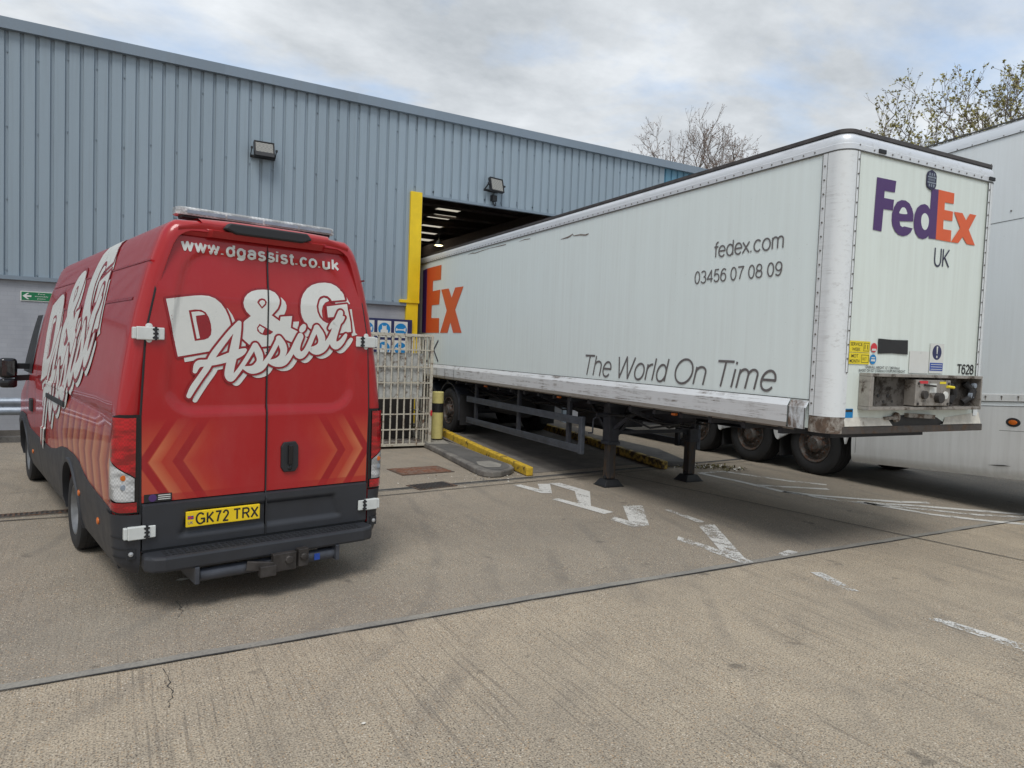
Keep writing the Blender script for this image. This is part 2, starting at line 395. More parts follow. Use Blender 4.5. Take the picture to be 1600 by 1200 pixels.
# ------------------------------------------------------------------ mesh helpers
class MB:
    def __init__(self): self.v = []; self.f = []; self.mi = []; self.k = 0
    def add(self, vs, fs, mi=None):
        o = len(self.v); self.v += [tuple(p) for p in vs]
        for f in fs: self.f.append(tuple(o + i for i in f)); self.mi.append(self.k if mi is None else mi)
        return self
    def box(self, x0, x1, y0, y1, z0, z1, mi=None):
        v = [(x, y, z) for z in (z0, z1) for y in (y0, y1) for x in (x0, x1)]
        return self.add(v, [(0, 2, 3, 1), (4, 5, 7, 6), (0, 1, 5, 4), (2, 6, 7, 3), (0, 4, 6, 2), (1, 3, 7, 5)], mi)
    def bar(self, a, b, w, h, up=(0, 0, 1), mi=None):
        a, b = Vector(a), Vector(b); d = (b - a).normalized(); u = Vector(up)
        if abs(d.dot(u)) > 0.99: u = Vector((1, 0, 0))
        s = d.cross(u).normalized() * w / 2; t = s.normalized().cross(d).normalized() * h / 2
        v = [p + i * s + j * t for p in (a, b) for j in (-1, 1) for i in (-1, 1)]
        return self.add(v, [(0, 1, 3, 2), (4, 6, 7, 5), (0, 4, 5, 1), (2, 3, 7, 6), (0, 2, 6, 4), (1, 5, 7, 3)], mi)
    def cyl(self, a, b, r, r2=None, n=12, cap=True, mi=None):
        a, b = Vector(a), Vector(b); d = (b - a).normalized(); r2 = r if r2 is None else r2
        u = d.orthogonal().normalized(); w = d.cross(u)
        v = []
        for p, q in ((a, r), (b, r2)):
            for i in range(n):
                t = 2 * math.pi * i / n; v.append(p + (u * math.cos(t) + w * math.sin(t)) * q)
        f = [(i, (i + 1) % n, n + (i + 1) % n, n + i) for i in range(n)]
        if cap: f += [tuple(range(n))[::-1], tuple(range(n, 2 * n))]
        return self.add(v, f, mi)
    def tube(self, pts, r, n=6, mi=None):
        for a, b in zip(pts[:-1], pts[1:]): self.cyl(a, b, r, n=n, mi=mi)
        return self
    def lathe(self, c, axis, prof, n=32, mi=None):
        """prof: (along axis, radius)"""
        c = Vector(c); d = Vector(axis).normalized(); u = d.orthogonal().normalized(); w = d.cross(u); v = []
        for (h, r) in prof:
            for i in range(n):
                t = 2 * math.pi * i / n; v.append(c + d * h + (u * math.cos(t) + w * math.sin(t)) * r)
        f = [(k * n + i, k * n + (i + 1) % n, (k + 1) * n + (i + 1) % n, (k + 1) * n + i) for k in range(len(prof) - 1) for i in range(n)]
        return self.add(v, f, mi)
    def prism(self, poly, z0, z1, mi=None):
        n = len(poly); v = [(x, y, z0) for x, y in poly] + [(x, y, z1) for x, y in poly]
        return self.add(v, [tuple(range(n))[::-1], tuple(range(n, 2 * n))] + [(i, (i + 1) % n, n + (i + 1) % n, n + i) for i in range(n)], mi)
    def grid(self, fn, nu, nv, mi=None):
        v = [fn(i / nu, j / nv) for j in range(nv + 1) for i in range(nu + 1)]
        return self.add(v, [(j * (nu + 1) + i, j * (nu + 1) + i + 1, (j + 1) * (nu + 1) + i + 1, (j + 1) * (nu + 1) + i) for j in range(nv) for i in range(nu)], mi)
    def build(self, name, mats, parent=None, bevel=0.0, smooth=False, fix=True):
        me = bpy.data.meshes.new(name); me.from_pydata(self.v, [], self.f)
        if not isinstance(mats, (list, tuple)): mats = [mats]
        for mt in mats: me.materials.append(mt)
        me.polygons.foreach_set('material_index', [min(k, len(mats) - 1) for k in self.mi])
        if fix:
            bm = bmesh.new(); bm.from_mesh(me); bmesh.ops.recalc_face_normals(bm, faces=bm.faces); bm.to_mesh(me); bm.free()
        o = bpy.data.objects.new(name, me); col.objects.link(o)
        if parent: o.parent = parent
        if smooth:
            me.polygons.foreach_set('use_smooth', [True] * len(me.polygons))
            if smooth != 'all':
                bm = bmesh.new(); bm.from_mesh(me)
                for e in bm.edges:
                    if len(e.link_faces) == 2 and e.calc_face_angle(0) > R(38): e.smooth = False
                bm.to_mesh(me); bm.free()
        if bevel:
            b = o.modifiers.new('bevel', 'BEVEL'); b.width = bevel; b.segments = 2; b.limit_method = 'ANGLE'; b.angle_limit = R(40)
        return o
def thing(name, label, cat, loc=(0, 0, 0), rz=0.0, group=None):
    o = bpy.data.objects.new(name, None); col.objects.link(o)
    o.empty_display_size = 0.2
    o.location = loc; o.rotation_euler = (0, 0, rz)
    return tag(o, label, cat, group)
def tag(o, label=None, cat=None, group=None, kind=None):
    if label: o['label'] = label
    if cat: o['category'] = cat
    if group: o['group'] = group
    if kind: o['kind'] = kind
    return o
def struct(mb, name, mat, **kw):
    return tag(mb.build(name, mat, **kw), kind='structure')
def copy_tree(o, parent=None):
    c = o.copy(); col.objects.link(c)
    if parent: c.parent = parent
    for ch in list(o.children): copy_tree(ch, c)
    return c
def tess(poly):
    """bmesh holding one concave outline as triangles"""
    bm = bmesh.new(); vs = [bm.verts.new((a, b, 0)) for a, b in poly]
    for t in tessellate_polygon([[Vector((a, b, 0)) for a, b in poly]]):
        try: bm.faces.new([vs[i] for i in t])
        except ValueError: pass
    return bm
def text_polys(s, size, bold=0.0, shear=0.0, spacing=1.0, xscale=1.0):
    cu = bpy.data.curves.new('text', 'FONT'); cu.body = s; cu.size = size; cu.offset = bold; cu.shear = shear; cu.space_character = spacing; cu.resolution_u = 5
    o = bpy.data.objects.new('text', cu); col.objects.link(o)
    dg = bpy.context.evaluated_depsgraph_get(); dg.update()
    me = bpy.data.meshes.new_from_object(o.evaluated_get(dg))
    bpy.data.objects.remove(o); bpy.data.curves.remove(cu)
    vs = [(v.co.x * xscale, v.co.y) for v in me.vertices]; fs = [tuple(p.vertices) for p in me.polygons]
    bpy.data.meshes.remove(me)
    return vs, fs
def text(name, s, mat, parent, fn, x0, x1, zb, zt=None, bold=0.0, shear=0.0, spacing=1.0, mirror=False):
    """writing fitted into x0..x1 with its cap height from zb to zt, placed by fn(x, z)"""
    vs, fs = text_polys(s, 1.0, bold, shear, spacing)
    cv, _ = text_polys('H', 1.0, bold, 0, 1.0)
    cap = max(v[1] for v in cv)
    xa, xb = min(v[0] for v in vs), max(v[0] for v in vs)
    h = (zt - zb) / cap if zt else (abs(x1 - x0) / (xb - xa))
    w = (x1 - x0) / (xb - xa)
    mb = MB(); mb.add([fn(x0 + (x - xa) * w, zb + y * h) for x, y in vs], fs)
    return mb.build(name, mat, parent, fix=False)
def lerp(x, xs, ys):
    if x <= xs[0]: return ys[0]
    for i in range(1, len(xs)):
        if x <= xs[i]:
            t = (x - xs[i - 1]) / (xs[i] - xs[i - 1]); return ys[i - 1] + (ys[i] - ys[i - 1]) * t
    return ys[-1]
def boolean_cut(o, cutters):
    for c in cutters:
        md = o.modifiers.new('cut', 'BOOLEAN'); md.operation = 'DIFFERENCE'; md.object = c; md.solver = 'EXACT'
    dg = bpy.context.evaluated_depsgraph_get(); dg.update()
    me = bpy.data.meshes.new_from_object(o.evaluated_get(dg))
    o.modifiers.clear(); o.data = me

# a plain light sans drawn with strokes (cap height 1)
def arc_(cx, cy, rx, ry, a0, a1, n=14):
    return [(cx + rx * math.cos(R(a0 + (a1 - a0) * i / n)), cy + ry * math.sin(R(a0 + (a1 - a0) * i / n))) for i in range(n + 1)]
def ell_(cx, cy, rx, ry): return arc_(cx, cy, rx, ry, 90, 450, 26)
GL = {
 'T': ([[(0, 1), (.56, 1)], [(.28, 1), (.28, 0)]], .60), 'h': ([[(.05, 1), (.05, 0)], arc_(.235, .50, .185, .225, 180, 0) + [(.42, 0)]], .52),
 'n': ([[(.05, .72), (.05, 0)], arc_(.235, .50, .185, .225, 180, 0) + [(.42, 0)]], .52), 'm': ([[(.05, .72), (.05, 0)], arc_(.195, .52, .145, .205, 180, 0) + [(.34, 0)], arc_(.485, .52, .145, .205, 180, 0) + [(.63, 0)]], .74),
 'e': ([[(.045, .385), (.455, .385)] + arc_(.25, .36, .205, .365, 4, 322, 24)[1:]], .52), 'o': ([ell_(.26, .36, .215, .37)], .55), 'r': ([[(.05, .72), (.05, 0)], arc_(.26, .46, .21, .26, 180, 85, 8)], .32),
 'l': ([[(.05, 1), (.05, 0)]], .16), 'd': ([ell_(.24, .36, .195, .37), [(.435, 1), (.435, 0)]], .52), 'i': ([[(.05, .72), (.05, 0)], [(.05, .90), (.05, 1.0)]], .17),
 'W': ([[(0, 1), (.2, 0), (.41, 1), (.62, 0), (.82, 1)]], .88), 'O': ([ell_(.38, .5, .34, .515)], .80), 'f': ([[(.12, 0), (.12, .8)] + arc_(.26, .83, .14, .18, 180, 85, 8), [(0, .70), (.27, .70)]], .27),
 'x': ([[(0, .72), (.4, 0)], [(.4, .72), (0, 0)]], .46), 'c': ([arc_(.25, .36, .205, .365, 42, 318, 22)], .49), '.': ([[(.05, 0), (.05, .10)]], .18), ' ': ([], .26),
 'U': ([[(.06, 1), (.06, .33)] + arc_(.31, .33, .25, .345, 180, 360) + [(.56, 1)]], .68), 'K': ([[(.06, 1), (.06, 0)], [(.55, 1), (.06, .38)], [(.20, .53), (.58, 0)]], .62),
 '0': ([ell_(.25, .5, .20, .515)], .55), '1': ([[(.06, .78), (.26, .95), (.26, 0)]], .5), '2': ([arc_(.25, .73, .20, .28, 172, -38, 14) + [(.05, .0), (.47, 0)]], .55),
 '3': ([arc_(.23, .75, .19, .26, 155, -85, 14), arc_(.23, .26, .215, .275, 85, -155, 16)], .55), '4': ([[(.36, 0), (.36, 1), (.02, .27), (.49, .27)]], .55),
 '5': ([[(.43, 1), (.12, 1), (.075, .50)] + arc_(.24, .32, .21, .33, 130, -152, 16)], .55), '6': ([ell_(.25, .31, .20, .325), [(.05, .33), (.055, .55), (.10, .80), (.18, .95), (.28, 1.01), (.39, .96), (.44, .86)]], .55),
 '7': ([[(.04, 1), (.46, 1), (.30, .62), (.19, 0)]], .55), '8': ([ell_(.25, .75, .175, .26), ell_(.25, .26, .215, .275)], .55), '9': ([ell_(.25, .69, .20, .325), [(.45, .67), (.445, .45), (.40, .20), (.32, .05), (.22, -.01), (.11, .04), (.06, .14)]], .55),
 'w': ([[(0, .72), (.14, 0), (.28, .70), (.42, 0), (.56, .72)]], .62), 'g': ([ell_(.24, .37, .195, .36), [(.435, .72), (.435, -.02)] + arc_(.24, -.02, .195, .21, 0, -150, 10)], .54),
 'a': ([arc_(.235, .50, .185, .225, 165, 0, 10) + [(.42, 0)], ell_(.225, .20, .185, .21)], .52), 's': ([arc_(.22, .545, .165, .185, 28, 262, 12) + arc_(.22, .18, .18, .19, 82, -155, 12)], .46),
 't': ([[(.14, .95), (.14, .14)] + arc_(.25, .13, .11, .13, 180, 290, 6), [(0, .70), (.28, .70)]], .31), 'u': ([[(.05, .72), (.05, .23)] + arc_(.235, .22, .185, .225, 180, 360) + [(.42, .3)], [(.42, .72), (.42, 0)]], .54),
 'k': ([[(.05, 1), (.05, 0)], [(.40, .72), (.05, .27)], [(.16, .40), (.43, 0)]], .46), 'G': ([arc_(.38, .5, .34, .515, 40, 330, 22) + [(.71, .12), (.71, .46), (.40, .46)]], .80),
 'R': ([[(.06, 0), (.06, 1), (.36, 1)] + arc_(.36, .76, .20, .24, 90, -90, 12)[1:] + [(.06, .52)], [(.33, .52), (.58, 0)]], .66), 'X': ([[(0, 1), (.55, 0)], [(.55, 1), (0, 0)]], .62),
}
def stroke_text(name, s, mat, parent, fn, x0, x1, zb, zt, weight, shear=0.0, gap=0.0, e0=.001):
    """single-stroke writing fitted into x0..x1, cap height zb..zt, stroke width in metres; fn(x, z, lift)"""
    x = 0; st = []
    for ch in s:
        g, adv = GL[ch]
        for line in g: st.append([(x + a + shear * b, b) for a, b in line])
        x += adv + gap
    xa = min(p[0] for l in st for p in l); xb = max(p[0] for l in st for p in l)
    sx, sz = (x1 - x0) / (xb - xa), (zt - zb)
    mb = MB(); hw = weight / 2; k = 0
    for line in st:
        P = [(x0 + (a - xa) * sx, zb + b * sz) for a, b in line]; n = len(P)
        for i in range(n - 1):
            (ax, az), (bx, bz) = P[i], P[i + 1]; L = math.hypot(bx - ax, bz - az)
            if L < 1e-6: continue
            nx, nz = -(bz - az) / L * hw, (bx - ax) / L * hw; e = e0 + 1e-5 * (k % 40); k += 1
            mb.add([fn(ax + nx, az + nz, e), fn(bx + nx, bz + nz, e), fn(bx - nx, bz - nz, e), fn(ax - nx, az - nz, e)], [(0, 1, 2, 3)])
        for i in range(1, n - 1):
            e = e0 + 1e-5 * (k % 40); k += 1
            mb.add([fn(P[i][0] + hw * math.cos(R(45 * j)), P[i][1] + hw * math.sin(R(45 * j)), e) for j in range(8)], [tuple(range(8))])
    return mb.build(name, mat, parent, fix=False)

# outlines of the lettering, in metres on the surface that carries it
VAN_LOC = (0.99382, 5.58136, 0.00000)
TR_LOC = (5.71392, 4.14600, 0.00000)
T2_LOC = (10.13021, 3.96505, 0.00000)
LOGO_FILL = [[(-0.7228,2.1887),(-0.6777,2.1979),(-0.5893,2.2157),(-0.538,2.2251),(-0.4858,2.2316),(-0.4331,2.2311),(-0.3888,2.216),(-0.3478,2.1842),(-0.3153,2.1398),(-0.2939,2.0943),(-0.2794,2.0481),(-0.2766,2.02),(-0.2826,1.9727),(-0.3024,1.9248),(-0.3382,1.8812),(-0.3828,1.8471),(-0.4139,1.8345),(-0.6363,1.789)],[(-0.1305,2.1051),(-0.1629,2.1356),(-0.1815,2.17),(-0.1872,2.2014),(-0.1781,2.2378),(-0.156,2.2682),(-0.1235,2.2911),(-0.0798,2.3053),(-0.032,2.3113),(0.0156,2.31),(0.0524,2.2963),(0.0781,2.2689),(0.0882,2.2401),(0.0858,2.2104),(0.0735,2.1762),(0.0516,2.1493),(0.0263,2.1204),(0.0927,2.0781),(0.0975,2.1134),(0.1889,2.1243),(0.1843,2.0792),(0.1798,2.0307),(0.2648,1.9947),(0.1937,1.9191),(0.1214,1.9462),(0.0818,1.9102),(0.0322,1.8888),(-0.0463,1.8765),(-0.0949,1.8798),(-0.1382,1.8903),(-0.1936,1.9385),(-0.2042,1.9999),(-0.1795,2.0631)],[(0.631,2.2835),(0.6204,2.3268),(0.5997,2.3607),(0.5638,2.3891),(0.5184,2.4066),(0.4646,2.4095),(0.4069,2.4004),(0.3537,2.3802),(0.3126,2.3481),(0.2793,2.3036),(0.2621,2.2607),(0.2551,2.2074),(0.2591,2.1551),(0.271,2.1182),(0.2958,2.0743),(0.3284,2.0418),(0.3611,2.0168),(0.3981,1.9917),(0.464,1.9714),(0.5219,1.9776),(0.5632,2.0028),(0.6266,2.0134),(0.6865,2.0241),(0.6751,2.1102),(0.6523,2.2032),(0.6452,2.2491),(0.474,2.218),(0.4867,2.1308),(0.5427,2.138),(0.519,2.0862),(0.4776,2.0848),(0.4442,2.1014),(0.4149,2.1304),(0.3955,2.1713),(0.3875,2.2166),(0.4021,2.2674),(0.4193,2.2918),(0.4525,2.3052),(0.4853,2.3016),(0.5095,2.2833),(0.5193,2.2665)]]
LOGO_HOLE = [[(-0.5688,2.1186),(-0.5281,2.1281),(-0.4847,2.1287),(-0.4537,2.1123),(-0.4311,2.0769),(-0.417,2.0314),(-0.4118,1.9854),(-0.4158,1.9528),(-0.4331,1.9289),(-0.4595,1.9163),(-0.5248,1.9046)],[(-0.0858,2.2108),(-0.071,2.2354),(-0.0489,2.2444),(-0.0253,2.2389),(-0.0122,2.218),(-0.018,2.1957),(-0.0485,2.1653)],[(-0.0644,2.0501),(0.0424,1.9946),(0.0204,1.9765),(-0.0188,1.965),(-0.0531,1.9733),(-0.0803,1.9962),(-0.0832,2.0202)]]
LOGO_INNER = [[(-0.5515,2.1084),(-0.5019,2.1161),(-0.4756,2.1109),(-0.4579,2.096),(-0.5209,2.083),(-0.516,2.0445),(-0.4903,1.9243),(-0.512,1.9198)],[(-0.0713,2.2101),(-0.0604,2.2253),(-0.0438,2.2302),(-0.0276,2.2223),(-0.0256,2.2061),(-0.0488,2.1791)],[(-0.0758,2.0157),(-0.0617,2.0358),(-0.0247,2.0158),(-0.0411,1.9786),(-0.0632,1.9922)]]
LOGO_SHADOW = [[(-0.6771,2.1544),(-0.6267,2.1643),(-0.5418,2.1808),(-0.49,2.1901),(-0.4374,2.1962),(-0.384,2.1955),(-0.3387,2.1802),(-0.2972,2.148),(-0.2642,2.1032),(-0.2425,2.0572),(-0.2277,2.0107),(-0.2249,1.9824),(-0.231,1.9347),(-0.2511,1.8865),(-0.2872,1.8428),(-0.3324,1.8087),(-0.3639,1.7962),(-0.5891,1.7514)],[(-0.0769,2.0673),(-0.1097,2.0982),(-0.1286,2.133),(-0.1345,2.1646),(-0.1261,2.2011),(-0.1046,2.2314),(-0.0717,2.2542),(-0.0275,2.2684),(0.0209,2.2742),(0.0692,2.2726),(0.1064,2.2587),(0.1324,2.231),(0.1436,2.2022),(0.1422,2.1724),(0.1298,2.138),(0.1076,2.111),(0.082,2.082),(0.1493,2.0391),(0.1542,2.0746),(0.2469,2.0852),(0.2422,2.0398),(0.2377,1.991),(0.3239,1.9542),(0.2518,1.8785),(0.1785,1.9061),(0.1383,1.87),(0.0881,1.8487),(0.0085,1.8367),(-0.0407,1.8402),(-0.0846,1.8511),(-0.1408,1.8999),(-0.1515,1.9618),(-0.1265,2.0253)],[(0.6635,2.2078),(0.6871,2.2094),(0.6952,2.1547),(0.7253,2.0179),(0.7432,2.0028),(0.6958,1.9889),(0.686,2.0359),(0.6722,2.1337)],[(-0.3063,2.1451),(-0.2782,2.1141),(-0.2593,2.087),(-0.2471,2.0546),(-0.2676,2.037),(-0.2799,2.081)],[(0.4049,2.2331),(0.4184,2.2687),(0.4519,2.2885),(0.4846,2.2814),(0.4964,2.2648),(0.4627,2.2488),(0.4411,2.2203),(0.4339,2.1815),(0.4391,2.1396),(0.4503,2.1037),(0.4186,2.1422),(0.4032,2.1871)],[(0.5481,2.255),(0.6411,2.2732),(0.6358,2.316),(0.673,2.2518),(0.6536,2.2457),(0.6464,2.2617),(0.552,2.2456)]]
